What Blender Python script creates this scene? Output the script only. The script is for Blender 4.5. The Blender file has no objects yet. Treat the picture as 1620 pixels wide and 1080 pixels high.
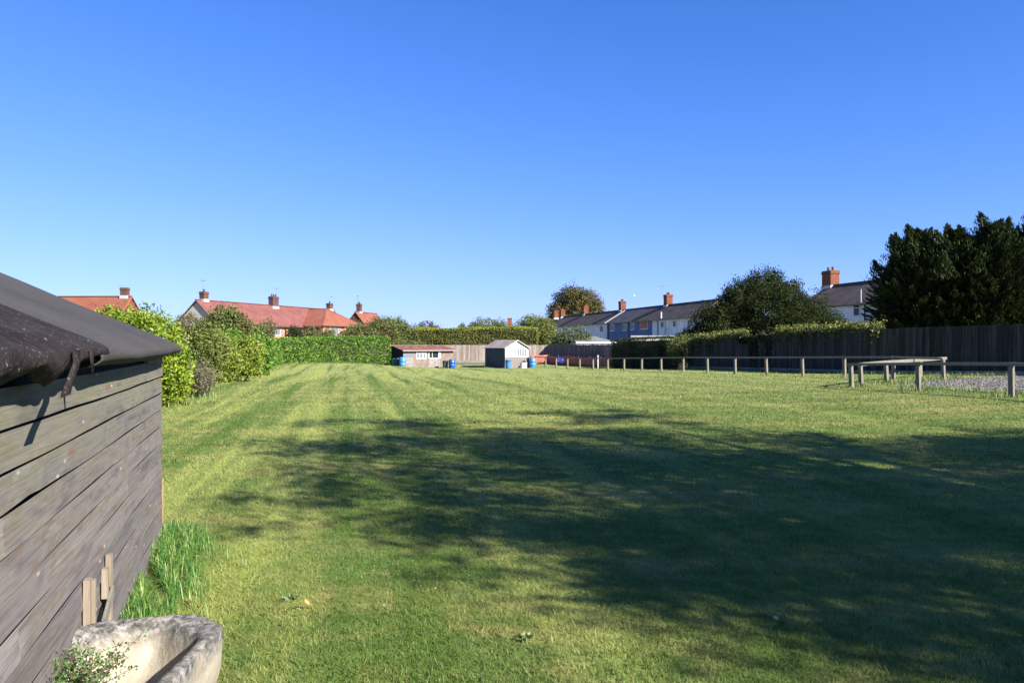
import bpy, bmesh, math, random
import numpy as np
from mathutils import Vector, Matrix
rng = np.random.default_rng(7)
random.seed(7)
sc = bpy.context.scene
COL = sc.collection
# ------------------------------------------------------------------ camera
F = 1200.0; CX = 810.0; CY = 541.0; CZ = 1.55
cam_d = bpy.data.cameras.new("camera"); cam = bpy.data.objects.new("camera", cam_d); COL.objects.link(cam)
cam_d.sensor_width = 36; cam_d.lens = 36 * F / 1620
cam_d.clip_start = 0.05; cam_d.clip_end = 20000
cam.location = (0, 0, CZ); cam.rotation_euler = (math.radians(90.05), 0, 0)
sc.camera = cam
sc.render.resolution_x = 1024; sc.render.resolution_y = 682
# ------------------------------------------------------------------ sun and sky
SUN_EL = math.radians(32); SXY = (0.80, -0.60)
sx, sy = SXY
w = bpy.data.worlds.new("World"); sc.world = w; w.use_nodes = True
wn = w.node_tree; bg = wn.nodes["Background"]
sky = wn.nodes.new("ShaderNodeTexSky"); sky.sky_type = 'NISHITA'; sky.sun_disc = False
sky.sun_elevation = SUN_EL
sky.sun_rotation = math.atan2(sx, sy)
sky.altitude = 0; sky.air_density = 1.0; sky.dust_density = 0; sky.ozone_density = 3.0
EXPO = 1.5; SKY = 0.0554; K_ = SKY * 2 ** EXPO
sep = wn.nodes.new("ShaderNodeSeparateColor"); com = wn.nodes.new("ShaderNodeCombineColor"); wn.links.new(sky.outputs[0], sep.inputs[0])
def _m(op, a, b):
    n = wn.nodes.new("ShaderNodeMath"); n.operation = op
    for i, v in enumerate((a, b)):
        if isinstance(v, (int, float)): n.inputs[i].default_value = v
        else: wn.links.new(v, n.inputs[i])
    return n.outputs[0]
for ch, (p_, a_, b_) in enumerate(((1.5, .9, 1.05), (1.2, .85, .62), (1.0, .66, .05))):      # deeper, more saturated clear-sky blue
    xp = _m('POWER', _m('MULTIPLY', sep.outputs[ch], K_), p_); y_ = _m('DIVIDE', xp, _m('ADD', _m('MULTIPLY', xp, b_), a_))
    wn.links.new(_m('DIVIDE', y_, K_), com.inputs[ch])
wn.links.new(com.outputs[0], bg.inputs[0]); bg.inputs[1].default_value = SKY
sd = bpy.data.lights.new("sun", 'SUN'); sun = bpy.data.objects.new("sun", sd); COL.objects.link(sun)
sd.energy = 5.0; sd.angle = math.radians(0.5); sd.color = (1.0, 0.95, 0.87)
sdir = Vector((sx * math.cos(SUN_EL), sy * math.cos(SUN_EL), math.sin(SUN_EL)))
sun.rotation_euler = sdir.to_track_quat('Z', 'Y').to_euler()
sun.location = (20, -15, 30)
sc.view_settings.view_transform = 'Standard'; sc.view_settings.look = 'None'
sc.view_settings.exposure = EXPO; sc.view_settings.gamma = 1

# ------------------------------------------------------------------ helpers: position
def XD(px, D): return (px - CX) / F * D
def ZP(py, D): return CZ - (py - CY) / F * D
# ------------------------------------------------------------------ terrain height
_cp = [(-20,0,0),(-5,0,0),(5,0,0),(20,0,.15),(-6,6,0),(0,6,0),(6,6,.02),(-10,13,0),(-3,13,0),(4,13,0),(10,12,.15),
 (0,-25,0),(-30,-20,0),(30,-20,.2),(-11,19,0),(-14,29,0),(-14.3,40,-.15),(-15.8,50,-.03),(-14.6,56.5,-.05),(-11.7,61,-.2),
 (-10.6,64,-.55),(-9.3,65,-.72),(-5.3,66,-.72),(-2,66,-.65),(0,62,-.62),(2.15,68,-.58),(6.7,53.2,-.43),(9.8,43.3,-.16),
 (11.7,38.4,-.06),(13.6,31,.10),(10.8,24,.11),(11.2,20.9,.2),(11.9,18.1,.25),(17.5,31,.15),(13,49,-.22),(16.7,36,.05),(20.7,30.6,.22),
 (26,24,.3),(0,26,-.08),(0,42,-.35),(-7,30,-.05),(-7,47,-.2),(5,30,-.05),(-6,69.5,-.62),(-6,73.5,-.40),(3,73.5,-.45),(8.5,62,-.5),
 (-40,40,0),(-40,70,-.2),(-30,95,-.4),(0,95,-.5),(30,90,-.4),(45,50,0),(40,20,.3),(-20,120,-.5),(30,130,-.5),(-70,110,-.5),(70,110,-.5),(-70,0,0),(70,0,.2)]
_cp = np.array(_cp, float)
def _U(r2): return np.where(r2 > 1e-9, r2 * np.log(np.maximum(r2, 1e-9)), 0)
def _fit():
    n = len(_cp); P = _cp[:, :2]
    d2 = ((P[:, None] - P[None]) ** 2).sum(-1)
    A = np.zeros((n + 3, n + 3)); A[:n, :n] = _U(d2) + np.eye(n) * 8.0
    A[:n, n] = 1; A[:n, n + 1:] = P; A[n, :n] = 1; A[n + 1:, :n] = P.T
    return np.linalg.solve(A, np.concatenate([_cp[:, 2], [0, 0, 0]]))
_w = _fit()
def ground(x, y):
    x = np.atleast_1d(np.asarray(x, float)); y = np.atleast_1d(np.asarray(y, float))
    out = np.zeros(x.shape)
    P = _cp[:, :2]
    for s in range(0, len(x), 20000):
        a = x[s:s + 20000]; b = y[s:s + 20000]
        ca = np.clip(a, -75, 75); cb = np.clip(b, -28, 130)
        d2 = (ca[:, None] - P[None, :, 0]) ** 2 + (cb[:, None] - P[None, :, 1]) ** 2
        out[s:s + 20000] = _U(d2) @ _w[:-3] + _w[-3] + _w[-2] * ca + _w[-1] * cb
    return out
def gz(x, y): return float(ground(x, y)[0])

# ------------------------------------------------------------------ helpers: materials
def _mat(name):
    m = bpy.data.materials.new(name); m.use_nodes = True
    n = m.node_tree.nodes; l = m.node_tree.links
    return m, n, l, n["Principled BSDF"]
def _ramp(n, stops):
    r = n.new("ShaderNodeValToRGB"); e = r.color_ramp.elements
    e[0].position = stops[0][0]; e[0].color = (*stops[0][1], 1)
    e[1].position = stops[-1][0]; e[1].color = (*stops[-1][1], 1)
    for p, c in stops[1:-1]:
        k = e.new(p); k.color = (*c, 1)
    return r
def _coord(n, l, scale=(1, 1, 1), kind='Object'):
    t = n.new("ShaderNodeTexCoord"); mp = n.new("ShaderNodeMapping"); mp.inputs['Scale'].default_value = scale
    l.new(t.outputs[kind], mp.inputs[0]); return mp
def _noise(n, l, co, scale, detail=6, rough=.6):
    t = n.new("ShaderNodeTexNoise"); t.inputs['Scale'].default_value = scale
    t.inputs['Detail'].default_value = detail; t.inputs['Roughness'].default_value = rough
    l.new(co.outputs[0], t.inputs['Vector']); return t
def _mix(n, l, a, b, f, mode='MIX'):
    m = n.new("ShaderNodeMix"); m.data_type = 'RGBA'; m.blend_type = mode
    for sock, v in ((m.inputs['Factor'], f), (m.inputs['A'], a), (m.inputs['B'], b)):
        if isinstance(v, (int, float)): sock.default_value = v
        elif isinstance(v, tuple): sock.default_value = (*v, 1)
        else: l.new(v, sock)
    return m.outputs['Result']
def noisy(name, c1, c2, scale=3, stretch=(1, 1, 1), rough=.85, bump=.3, c3=None, s3=12, t3=.62, metal=0, spec=.3, bdist=.01):
    """mottled surface: two colours by noise, and spots of a third"""
    m, n, l, p = _mat(name)
    co = _coord(n, l, stretch); a = _noise(n, l, co, scale)
    r = _ramp(n, [(.35, c1), (.65, c2)]); l.new(a.outputs[0], r.inputs[0]); out = r.outputs[0]
    if c3:
        b = _noise(n, l, co, s3, 4); q = n.new("ShaderNodeMapRange"); q.inputs[1].default_value = t3; q.inputs[2].default_value = t3 + .06
        l.new(b.outputs[0], q.inputs[0]); out = _mix(n, l, out, c3, q.outputs[0])
    l.new(out, p.inputs['Base Color']); p.inputs['Roughness'].default_value = rough
    p.inputs['Metallic'].default_value = metal; p.inputs['Specular IOR Level'].default_value = spec
    if bump:
        bn = _noise(n, l, co, scale * 6, 5); bu = n.new("ShaderNodeBump"); bu.inputs['Strength'].default_value = bump; bu.inputs['Distance'].default_value = bdist
        l.new(bn.outputs[0], bu.inputs['Height']); l.new(bu.outputs[0], p.inputs['Normal'])
    return m
def plain(name, c, rough=.6, metal=0, spec=.4, var=.12):
    d = tuple(max(0, x * (1 - var)) for x in c); e = tuple(x * (1 + var) for x in c)
    return noisy(name, d, e, 4, rough=rough, bump=.05, metal=metal, spec=spec)
def leafmat(name, cols, rough=.5, trans=.3, spec=.35, patch=None, pscale=.6):
    m, n, l, p = _mat(name)
    a = n.new("ShaderNodeAttribute"); a.attribute_name = "rnd"
    k = len(cols); r = _ramp(n, [(i / (k - 1), c) for i, c in enumerate(cols)]); l.new(a.outputs['Fac'], r.inputs[0]); out = r.outputs[0]
    if patch:
        co = _coord(n, l); b = _noise(n, l, co, pscale, 3); q = n.new("ShaderNodeMapRange"); q.inputs[1].default_value = .48; q.inputs[2].default_value = .66
        l.new(b.outputs[0], q.inputs[0]); out = _mix(n, l, out, patch, q.outputs[0])
    l.new(out, p.inputs['Base Color']); p.inputs['Roughness'].default_value = rough; p.inputs['Specular IOR Level'].default_value = spec
    t = n.new("ShaderNodeBsdfTranslucent"); l.new(out, t.inputs[0]); mx = n.new("ShaderNodeMixShader"); mx.inputs[0].default_value = trans
    o = n["Material Output"]; l.new(p.outputs[0], mx.inputs[1]); l.new(t.outputs[0], mx.inputs[2]); l.new(mx.outputs[0], o.inputs[0])
    return m
def boardwood(name, c1, c2, c3, period, axis, gap=.08, rough=.9, scale=1.0, darkgap=.35, grain=(14, 14, .8)):
    """weathered vertical or horizontal boards; tone changes from board to board"""
    m, n, l, p = _mat(name)
    t = n.new("ShaderNodeTexCoord"); s = n.new("ShaderNodeSeparateXYZ"); l.new(t.outputs['Object'], s.inputs[0])
    d = n.new("ShaderNodeMath"); d.operation = 'DIVIDE'; l.new(s.outputs[axis], d.inputs[0]); d.inputs[1].default_value = period
    fl = n.new("ShaderNodeMath"); fl.operation = 'FLOOR'; l.new(d.outputs[0], fl.inputs[0])
    wn_ = n.new("ShaderNodeTexWhiteNoise"); wn_.noise_dimensions = '1D'; l.new(fl.outputs[0], wn_.inputs['W'])
    co = _coord(n, l, grain); g = _noise(n, l, co, 1.5 * scale, 6, .65)
    co2 = _coord(n, l); g2 = _noise(n, l, co2, .5, 3)
    r = _ramp(n, [(.3, c1), (.55, c2), (.75, c3)]); ad = n.new("ShaderNodeMath"); ad.operation = 'ADD'
    mu = n.new("ShaderNodeMath"); mu.operation = 'MULTIPLY_ADD'; l.new(wn_.outputs[0], mu.inputs[0]); mu.inputs[1].default_value = .34; mu.inputs[2].default_value = -.3
    l.new(g.outputs[0], ad.inputs[0]); l.new(mu.outputs[0], ad.inputs[1])
    ad2 = n.new("ShaderNodeMath"); ad2.operation = 'MULTIPLY_ADD'; l.new(g2.outputs[0], ad2.inputs[0]); ad2.inputs[1].default_value = .3; l.new(ad.outputs[0], ad2.inputs[2])
    l.new(ad2.outputs[0], r.inputs[0]); l.new(r.outputs[0], p.inputs['Base Color'])
    p.inputs['Roughness'].default_value = rough; p.inputs['Specular IOR Level'].default_value = .2
    bu = n.new("ShaderNodeBump"); bu.inputs['Strength'].default_value = .4; bu.inputs['Distance'].default_value = .004
    l.new(g.outputs[0], bu.inputs['Height']); l.new(bu.outputs[0], p.inputs['Normal'])
    return m
def rooftile(name, c1, c2, c3, row=.28, spot=.6):
    m, n, l, p = _mat(name)
    co = _coord(n, l); a = _noise(n, l, co, .6, 5); b = _noise(n, l, co, 7, 3)
    r = _ramp(n, [(.35, c1), (.62, c2)]); l.new(a.outputs[0], r.inputs[0])
    q = n.new("ShaderNodeMapRange"); q.inputs[1].default_value = spot - .08; q.inputs[2].default_value = spot + .08; l.new(b.outputs[0], q.inputs[0])
    out = _mix(n, l, r.outputs[0], c3, q.outputs[0])
    wv = n.new("ShaderNodeTexWave"); wv.wave_type = 'BANDS'; wv.bands_direction = 'Z'; wv.wave_profile = 'SAW'
    wv.inputs['Scale'].default_value = .314 / (row * .6); l.new(co.outputs[0], wv.inputs['Vector'])
    wx = n.new("ShaderNodeTexWave"); wx.wave_type = 'BANDS'; wx.bands_direction = 'X'; wx.inputs['Scale'].default_value = .314 / .3
    l.new(co.outputs[0], wx.inputs['Vector'])
    ad = n.new("ShaderNodeMath"); l.new(wv.outputs['Fac'], ad.inputs[0]); l.new(wx.outputs['Fac'], ad.inputs[1])
    bu = n.new("ShaderNodeBump"); bu.inputs['Strength'].default_value = .6; bu.inputs['Distance'].default_value = .05
    l.new(ad.outputs[0], bu.inputs['Height']); l.new(bu.outputs[0], p.inputs['Normal'])
    l.new(out, p.inputs['Base Color']); p.inputs['Roughness'].default_value = .85; p.inputs['Specular IOR Level'].default_value = .2
    return m
def brick(name, c1, c2, mortar=(.35, .3, .26)):
    m, n, l, p = _mat(name)
    t = n.new("ShaderNodeTexCoord"); s = n.new("ShaderNodeSeparateXYZ"); l.new(t.outputs['Object'], s.inputs[0])
    ad = n.new("ShaderNodeMath"); l.new(s.outputs[0], ad.inputs[0]); l.new(s.outputs[1], ad.inputs[1])
    cb = n.new("ShaderNodeCombineXYZ"); l.new(ad.outputs[0], cb.inputs[0]); l.new(s.outputs[2], cb.inputs[1])
    b = n.new("ShaderNodeTexBrick"); b.inputs['Scale'].default_value = 1; b.inputs['Brick Width'].default_value = .225; b.inputs['Row Height'].default_value = .075
    b.inputs['Mortar Size'].default_value = .008; b.inputs['Color1'].default_value = (*c1, 1); b.inputs['Color2'].default_value = (*c2, 1); b.inputs['Mortar'].default_value = (*mortar, 1)
    l.new(cb.outputs[0], b.inputs['Vector'])
    co = _coord(n, l); a = _noise(n, l, co, 1.5); q = _ramp(n, [(.3, (.75, .75, .75)), (.7, (1.1, 1.08, 1.05))]); l.new(a.outputs[0], q.inputs[0])
    out = _mix(n, l, b.outputs[0], q.outputs[0], 1.0, 'MULTIPLY')
    l.new(out, p.inputs['Base Color']); p.inputs['Roughness'].default_value = .9; p.inputs['Specular IOR Level'].default_value = .2
    return m

# ------------------------------------------------------------------ helpers: objects
def tag(o, label=None, cat=None, group=None, kind=None):
    if label: o['label'] = label
    if cat: o['category'] = cat
    if group: o['group'] = group
    if kind: o['kind'] = kind
    return o
def thing(name, label, cat, loc=(0, 0, 0), rz=0, group=None):
    o = bpy.data.objects.new(name, None); o.empty_display_size = .3; COL.objects.link(o)
    o.location = loc; o.rotation_euler = (0, 0, rz); return tag(o, label, cat, group)
class MB:
    """collects shapes for one mesh"""
    def __init__(s): s.v = []; s.f = []
    def add(s, vs, fs):
        b = len(s.v); s.v += [tuple(v) for v in vs]; s.f += [tuple(i + b for i in f) for f in fs]; return s
    def box(s, x0, x1, y0, y1, z0, z1, R=None, c=(0, 0, 0), jit=0):
        vs = [(x, y, z) for x in (x0, x1) for y in (y0, y1) for z in (z0, z1)]
        if jit: vs = [tuple(q + random.uniform(-jit, jit) for q in v) for v in vs]
        if R is not None: vs = [tuple((R @ Vector(v)) + Vector(c)) for v in vs]
        return s.add(vs, [(0, 1, 3, 2), (4, 6, 7, 5), (0, 4, 5, 1), (2, 3, 7, 6), (0, 2, 6, 4), (1, 5, 7, 3)])
    def beam(s, a, b, w, h, up=(0, 0, 1)):
        a = Vector(a); b = Vector(b); d = (b - a); L = d.length; d.normalize()
        x = d.cross(Vector(up)).normalized(); u = x.cross(d)
        vs = []
        for t in (a, b):
            for i, j in ((-1, -1), (1, -1), (1, 1), (-1, 1)): vs.append(t + x * (i * w / 2) + u * (j * h / 2))
        return s.add(vs, [(3, 2, 1, 0), (4, 5, 6, 7), (0, 1, 5, 4), (1, 2, 6, 5), (2, 3, 7, 6), (3, 0, 4, 7)])
    def tube(s, pts, rad, n=8, cap=True):
        pts = [Vector(p) for p in pts]; rings = []
        b = len(s.v); k = len(pts)
        for i, p in enumerate(pts):
            d = (pts[min(i + 1, k - 1)] - pts[max(i - 1, 0)]).normalized()
            ref = Vector((0, 0, 1)) if abs(d.z) < .9 else Vector((1, 0, 0))
            x = d.cross(ref).normalized(); y = d.cross(x)
            r = rad[i] if isinstance(rad, (list, tuple)) else rad
            for j in range(n):
                a = 2 * math.pi * j / n; s.v.append(tuple(p + x * (r * math.cos(a)) + y * (r * math.sin(a))))
        for i in range(k - 1):
            for j in range(n):
                s.f.append((b + i * n + j, b + i * n + (j + 1) % n, b + (i + 1) * n + (j + 1) % n, b + (i + 1) * n + j))
        if cap:
            s.f.append(tuple(b + j for j in range(n))[::-1]); s.f.append(tuple(b + (k - 1) * n + j for j in range(n)))
        return s
    def lathe(s, prof, n=20, c=(0, 0, 0)):
        b = len(s.v); k = len(prof)
        for r, z in prof:
            for j in range(n):
                a = 2 * math.pi * j / n; s.v.append((c[0] + r * math.cos(a), c[1] + r * math.sin(a), c[2] + z))
        for i in range(k - 1):
            for j in range(n):
                s.f.append((b + i * n + j, b + i * n + (j + 1) % n, b + (i + 1) * n + (j + 1) % n, b + (i + 1) * n + j))
        s.f.append(tuple(b + j for j in range(n))[::-1]); s.f.append(tuple(b + (k - 1) * n + j for j in range(n)))
        return s
    def slab(s, quad, th):
        """a quad of four points thickened by th along minus its normal"""
        q = [Vector(p) for p in quad]; nn = (q[1] - q[0]).cross(q[-1] - q[0]).normalized()
        k = len(q); vs = q + [p - nn * th for p in q]
        fs = [tuple(range(k)), tuple(range(2 * k - 1, k - 1, -1))] + [(i, k + i, k + (i + 1) % k, (i + 1) % k) for i in range(k)]
        return s.add(vs, fs)
    def each(s, name, m, parent=None, bevel=0):
        """one object per box (eight corners each)"""
        for i in range(0, len(s.v), 8):
            q = MB(); q.v = s.v[i:i + 8]; q.f = [tuple(k - i for k in f) for f in s.f if i <= f[0] < i + 8]; q.build(name, m, parent, bevel=bevel)
    def build(s, name, m, parent=None, smooth=False, bevel=0):
        me = bpy.data.meshes.new(name); me.from_pydata(s.v, [], s.f); me.update()
        bm = bmesh.new(); bm.from_mesh(me); bmesh.ops.recalc_face_normals(bm, faces=bm.faces); bm.to_mesh(me); bm.free()
        o = bpy.data.objects.new(name, me); COL.objects.link(o); me.materials.append(m)
        if parent: o.parent = parent
        if smooth: me.polygons.foreach_set('use_smooth', [True] * len(me.polygons))
        if bevel:
            b = o.modifiers.new("bevel", 'BEVEL'); b.width = bevel; b.segments = 2; b.limit_method = 'ANGLE'
        return o
def np_mesh(name, V, nper, m, parent=None, rnd=None, extra=None, smooth=False):
    """mesh of separate nper-gons from an (N*nper,3) array, plus an optional MB core with its own material"""
    V = np.asarray(V, np.float32).reshape(-1, 3); nf = len(V) // nper
    ev = extra[0].v if extra else []; ef = extra[0].f if extra else []
    base = len(V); 
    if ev: V = np.concatenate([V, np.array(ev, np.float32)])
    me = bpy.data.meshes.new(name); me.vertices.add(len(V)); me.vertices.foreach_set('co', V.ravel())
    el = [i + base for f in ef for i in f]; ls = np.concatenate([np.arange(nf * nper), np.array(el, np.int64)]).astype(np.int32)
    me.loops.add(len(ls)); me.loops.foreach_set('vertex_index', ls)
    starts = list(np.arange(nf) * nper); pos = nf * nper
    tot = [nper] * nf
    for f in ef: starts.append(pos); tot.append(len(f)); pos += len(f)
    me.polygons.add(len(starts)); me.polygons.foreach_set('loop_start', np.array(starts, np.int32)); me.polygons.foreach_set('loop_total', np.array(tot, np.int32))
    me.materials.append(m)
    if extra:
        me.materials.append(extra[1]); mi = np.zeros(len(starts), np.int32); mi[nf:] = 1; me.polygons.foreach_set('material_index', mi)
    if rnd is not None:
        at = me.attributes.new('rnd', 'FLOAT', 'POINT'); a = np.full(len(V), .5, np.float32); a[:base] = np.repeat(rnd, nper); at.data.foreach_set('value', a)
    me.update(calc_edges=True); me.validate()
    o = bpy.data.objects.new(name, me); COL.objects.link(o)
    if parent: o.parent = parent
    return o
def unit(a): return a / np.maximum(np.linalg.norm(a, axis=-1, keepdims=True), 1e-9)
def leaves(P, size, aspect=.5, dirs=None, spread=1.0, up=0.0, level=0):
    """diamond leaves at the points P; dirs gives each leaf's pointing direction"""
    N = len(P); d = rng.normal(size=(N, 3)) * spread
    if dirs is not None: d = d + dirs
    d[:, 2] += up; d = unit(d)
    q = unit(np.cross(d, rng.normal(size=(N, 3)) + np.array([0, 0, level])))
    s = (size * rng.uniform(.6, 1.3, N))[:, None]
    a = P - d * s * .5; b = P + q * s * aspect * .5 ; c = P + d * s * .5; e = P - q * s * aspect * .5
    return np.stack([a, b, c, e], 1).reshape(-1, 3)
def nz(P, f, seed=0):
    r = np.random.default_rng(seed); out = np.zeros(len(P))
    for k in range(5):
        v = r.normal(size=3); v /= np.linalg.norm(v); out += np.sin(P @ v * f * (1 + .5 * k) + r.uniform(0, 6.28)) / (1 + .35 * k)
    return out / 2.6
def blob_points(blobs, n, inner=.75, rough=.18, freq=1.3, seed=1):
    """points in the outer part of a union of ellipsoids with an uneven surface"""
    vol = np.array([b[3] * b[4] + b[4] * b[5] + b[3] * b[5] for b in blobs]); k = rng.choice(len(blobs), n, p=vol / vol.sum())
    B = np.array(blobs)[k]; d = unit(rng.normal(size=(n, 3)))
    rr = 1 - (1 - inner) * rng.random(n) ** 1.3
    S = B[:, :3] + d * B[:, 3:6]
    P = B[:, :3] + d * B[:, 3:6] * (rr * (1 + rough * nz(S, freq, seed)))[:, None]
    return P, d
def cluster(C, per, rad, flat=1.0):
    n = len(C); off = rng.normal(size=(n, per, 3)) * rad * .5; off[:, :, 2] *= flat
    return (C[:, None] + off).reshape(-1, 3)

# ------------------------------------------------------------------ materials
M = {}
M['felt'] = noisy('roofing_felt', (.050, .046, .041), (.072, .066, .060), 1.6, rough=.9, bump=.9, c3=(.13, .12, .115), s3=150, t3=.56, spec=.15, bdist=.004)
M['oldfelt'] = noisy('old_felt', (.020, .014, .012), (.048, .036, .031), 7, rough=.85, bump=1.0, c3=(.34, .32, .30), s3=62, t3=.63, bdist=.02, spec=.15)
M['pale_wood'] = noisy('pale_batten', (.30, .235, .16), (.42, .345, .26), 5, (8, 8, .8), rough=.85, bump=.4)
M['orange_wood'] = noisy('split_wood', (.45, .24, .12), (.55, .33, .18), 5, (8, 8, .8), rough=.85)
M['dark'] = plain('dark_interior', (.012, .012, .013))
M['stone_out'] = noisy('trough_stone', (.42, .37, .29), (.58, .53, .43), 5, rough=.95, bump=.8, c3=(.17, .155, .13), s3=9, t3=.57, bdist=.008)
M['soil'] = noisy('soil', (.05, .035, .025), (.12, .09, .06), 12, rough=1, bump=1)
M['rail'] = noisy('rail_wood', (.19, .165, .12), (.33, .30, .23), 6, (8, 8, 1), rough=.9, bump=.4)
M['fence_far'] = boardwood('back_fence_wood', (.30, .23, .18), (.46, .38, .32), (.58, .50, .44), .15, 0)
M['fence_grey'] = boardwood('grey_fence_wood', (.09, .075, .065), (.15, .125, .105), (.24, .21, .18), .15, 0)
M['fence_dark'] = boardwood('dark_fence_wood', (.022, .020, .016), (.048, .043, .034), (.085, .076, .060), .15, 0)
M['board_grey'] = noisy('gravel_board', (.30, .27, .23), (.42, .38, .33), 3)
M['render_white'] = noisy('white_render', (.52, .53, .55), (.72, .72, .73), .8, rough=.9, c3=(.42, .43, .45), s3=2.5, t3=.66)
M['render_cream'] = noisy('cream_render', (.60, .57, .52), (.70, .67, .62), .8, rough=.9)
M['render_blue'] = noisy('slate_blue_render', (.085, .12, .22), (.12, .16, .27), .9, rough=.85)
M['brick_red'] = brick('red_brick', (.36, .12, .065), (.44, .17, .09), (.38, .22, .15))
M['brick_pale'] = brick('pale_brick', (.56, .26, .16), (.66, .33, .20), (.55, .36, .26))
M['brick_chim'] = brick('chimney_brick', (.42, .12, .05), (.52, .18, .09), (.40, .24, .17))
M['brick_dark'] = brick('sooted_brick', (.22, .10, .075), (.30, .15, .11), (.24, .18, .15))
M['tile_red'] = rooftile('red_roof_tiles', (.26, .085, .066), (.37, .135, .105), (.20, .11, .11), spot=.56)
M['tile_orange'] = rooftile('orange_roof_tiles', (.38, .125, .075), (.45, .165, .105), (.30, .11, .075), spot=.62)
M['tile_grey'] = rooftile('grey_roof_tiles', (.075, .058, .046), (.135, .103, .078), (.048, .038, .034))
M['tile_slate'] = rooftile('slate_roof', (.07, .068, .08), (.11, .10, .115), (.15, .08, .07), spot=.66)
M['lead'] = plain('pale_flashing', (.62, .60, .58))
M['white'] = plain('white_paint', (.78, .78, .77), .5, var=.05)
M['black'] = plain('black_plastic', (.02, .02, .022), .4)
M['glass'] = plain('window_glass', (.02, .026, .035), .25, spec=.22)
M['curtain'] = plain('pale_curtain', (.13, .145, .16), .5)
M['curtain_or'] = noisy('orange_curtain', (.50, .10, .05), (.70, .22, .12), 3, (6, 6, .5), rough=.6)
M['terracotta'] = plain('terracotta', (.50, .16, .08))
M['metal'] = plain('aerial_metal', (.25, .26, .28), .4, .8)
M['roof_sheet'] = noisy('red_sheet_roof', (.33, .12, .085), (.45, .18, .13), 1.2, (1, 1, 1), c3=(.60, .50, .46), s3=2, t3=.60)
M['ply'] = noisy('weathered_ply', (.24, .165, .13), (.34, .26, .22), 1.5, (2, 2, 1), c3=(.55, .50, .46), s3=5, t3=.60)
M['ply_pale'] = noisy('peeling_boards', (.46, .38, .33), (.62, .56, .52), 3, c3=(.75, .73, .72), s3=5, t3=.54)
M['black_wood'] = noisy('black_boards', (.012, .015, .018), (.03, .035, .042), 2, (6, 6, 1), rough=.9)
M['fascia'] = plain('weathered_white_fascia', (.62, .57, .53))
M['shed_white'] = noisy('white_shed_boards', (.78, .78, .79), (.86, .88, .90), 1.4, (3, 3, 1), c3=(.72, .62, .56), s3=2, t3=.60)
M['shed_low'] = noisy('bleached_shed_boards', (.30, .26, .225), (.46, .41, .365), 3, (5, 5, 1))
M['shed_side'] = noisy('dark_shed_side', (.035, .05, .058), (.07, .085, .09), 2, (6, 6, .5))
M['shed_roof'] = noisy('mineral_felt_roof', (.36, .30, .27), (.50, .43, .39), 1.3, c3=(.22, .19, .17), s3=3, t3=.58)
M['blue'] = plain('blue_plastic', (.02, .12, .52), .38, var=.15)
M['sky_blue'] = plain('faded_blue_plastic', (.08, .30, .66), .42, var=.12)
M['pale_blue'] = plain('pale_blue_plastic', (.20, .45, .72), .45)
M['teal'] = plain('teal_plastic', (.02, .22, .17), .45)
M['dgreen'] = plain('dark_green_plastic', (.05, .09, .06), .45)
M['navy'] = plain('navy_plastic', (.012, .03, .09), .4)
M['netting'] = noisy('orange_netting', (.40, .075, .04), (.55, .13, .075), 1.2, (1, 1, 2), rough=.7, c3=(.30, .17, .12), s3=7, t3=.52)
M['tarp'] = plain('blue_tarpaulin', (.03, .05, .36), .6)
M['garage_roof'] = noisy('grey_green_roof', (.10, .11, .10), (.15, .16, .145), 2)
M['bark'] = noisy('bark', (.05, .04, .032), (.12, .10, .08), 6, (4, 4, .8), bump=.8)
M['twig'] = noisy('hedge_twigs', (.022, .022, .012), (.05, .045, .028), 6)
M['leaf_laurel'] = leafmat('laurel_leaves', [(.05, .13, .014), (.10, .22, .022), (.17, .32, .035), (.28, .44, .06)], rough=.5, spec=.3)
M['leaf_laurel_y'] = leafmat('yellow_laurel_leaves', [(.09, .15, .014), (.18, .27, .02), (.30, .40, .03), (.45, .52, .06)], rough=.55, spec=.25)
M['leaf_conhedge'] = leafmat('conifer_hedge_leaves', [(.17, .19, .035), (.23, .25, .045), (.31, .32, .07)], rough=.8, patch=(.22, .19, .055), pscale=.7)
M['leaf_contop'] = leafmat('new_growth_leaves', [(.20, .25, .03), (.28, .34, .04), (.36, .40, .06)], rough=.7)
M['leaf_dark'] = leafmat('dark_tree_leaves', [(.014, .018, .008), (.026, .038, .012), (.042, .058, .018), (.09, .10, .03)], rough=.7, spec=.1)
M['leaf_brown'] = leafmat('browning_leaves', [(.07, .065, .02), (.12, .11, .028), (.18, .15, .035), (.24, .16, .05)], rough=.6)
M['leaf_mix'] = leafmat('garden_tree_leaves', [(.07, .10, .025), (.12, .15, .035), (.18, .21, .05), (.25, .25, .08)], rough=.6, patch=(.20, .13, .05), pscale=.35)
M['leaf_willow'] = leafmat('pale_green_leaves', [(.09, .12, .025), (.15, .19, .035), (.22, .26, .05), (.27, .27, .07)], rough=.6)
M['leaf_grey'] = leafmat('grey_green_leaves', [(.06, .085, .04), (.10, .13, .06), (.17, .20, .09), (.24, .26, .13)], rough=.6)
M['leaf_yellow'] = leafmat('yellowing_leaves', [(.10, .17, .02), (.18, .26, .03), (.28, .34, .04), (.42, .38, .06)], rough=.55)
M['leaf_dry'] = leafmat('dry_brown_stems', [(.13, .11, .06), (.20, .17, .10), (.28, .24, .16), (.14, .19, .05)], rough=.8, trans=.15)
M['leaf_conifer'] = leafmat('conifer_sprays', [(.009, .014, .006), (.018, .027, .010), (.034, .052, .015), (.08, .10, .026)], spec=.1, rough=.75, trans=.12)
M['leaf_creeper'] = leafmat('creeper_leaves', [(.06, .09, .02), (.12, .16, .03), (.22, .24, .05), (.33, .31, .07)], rough=.5)
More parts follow.
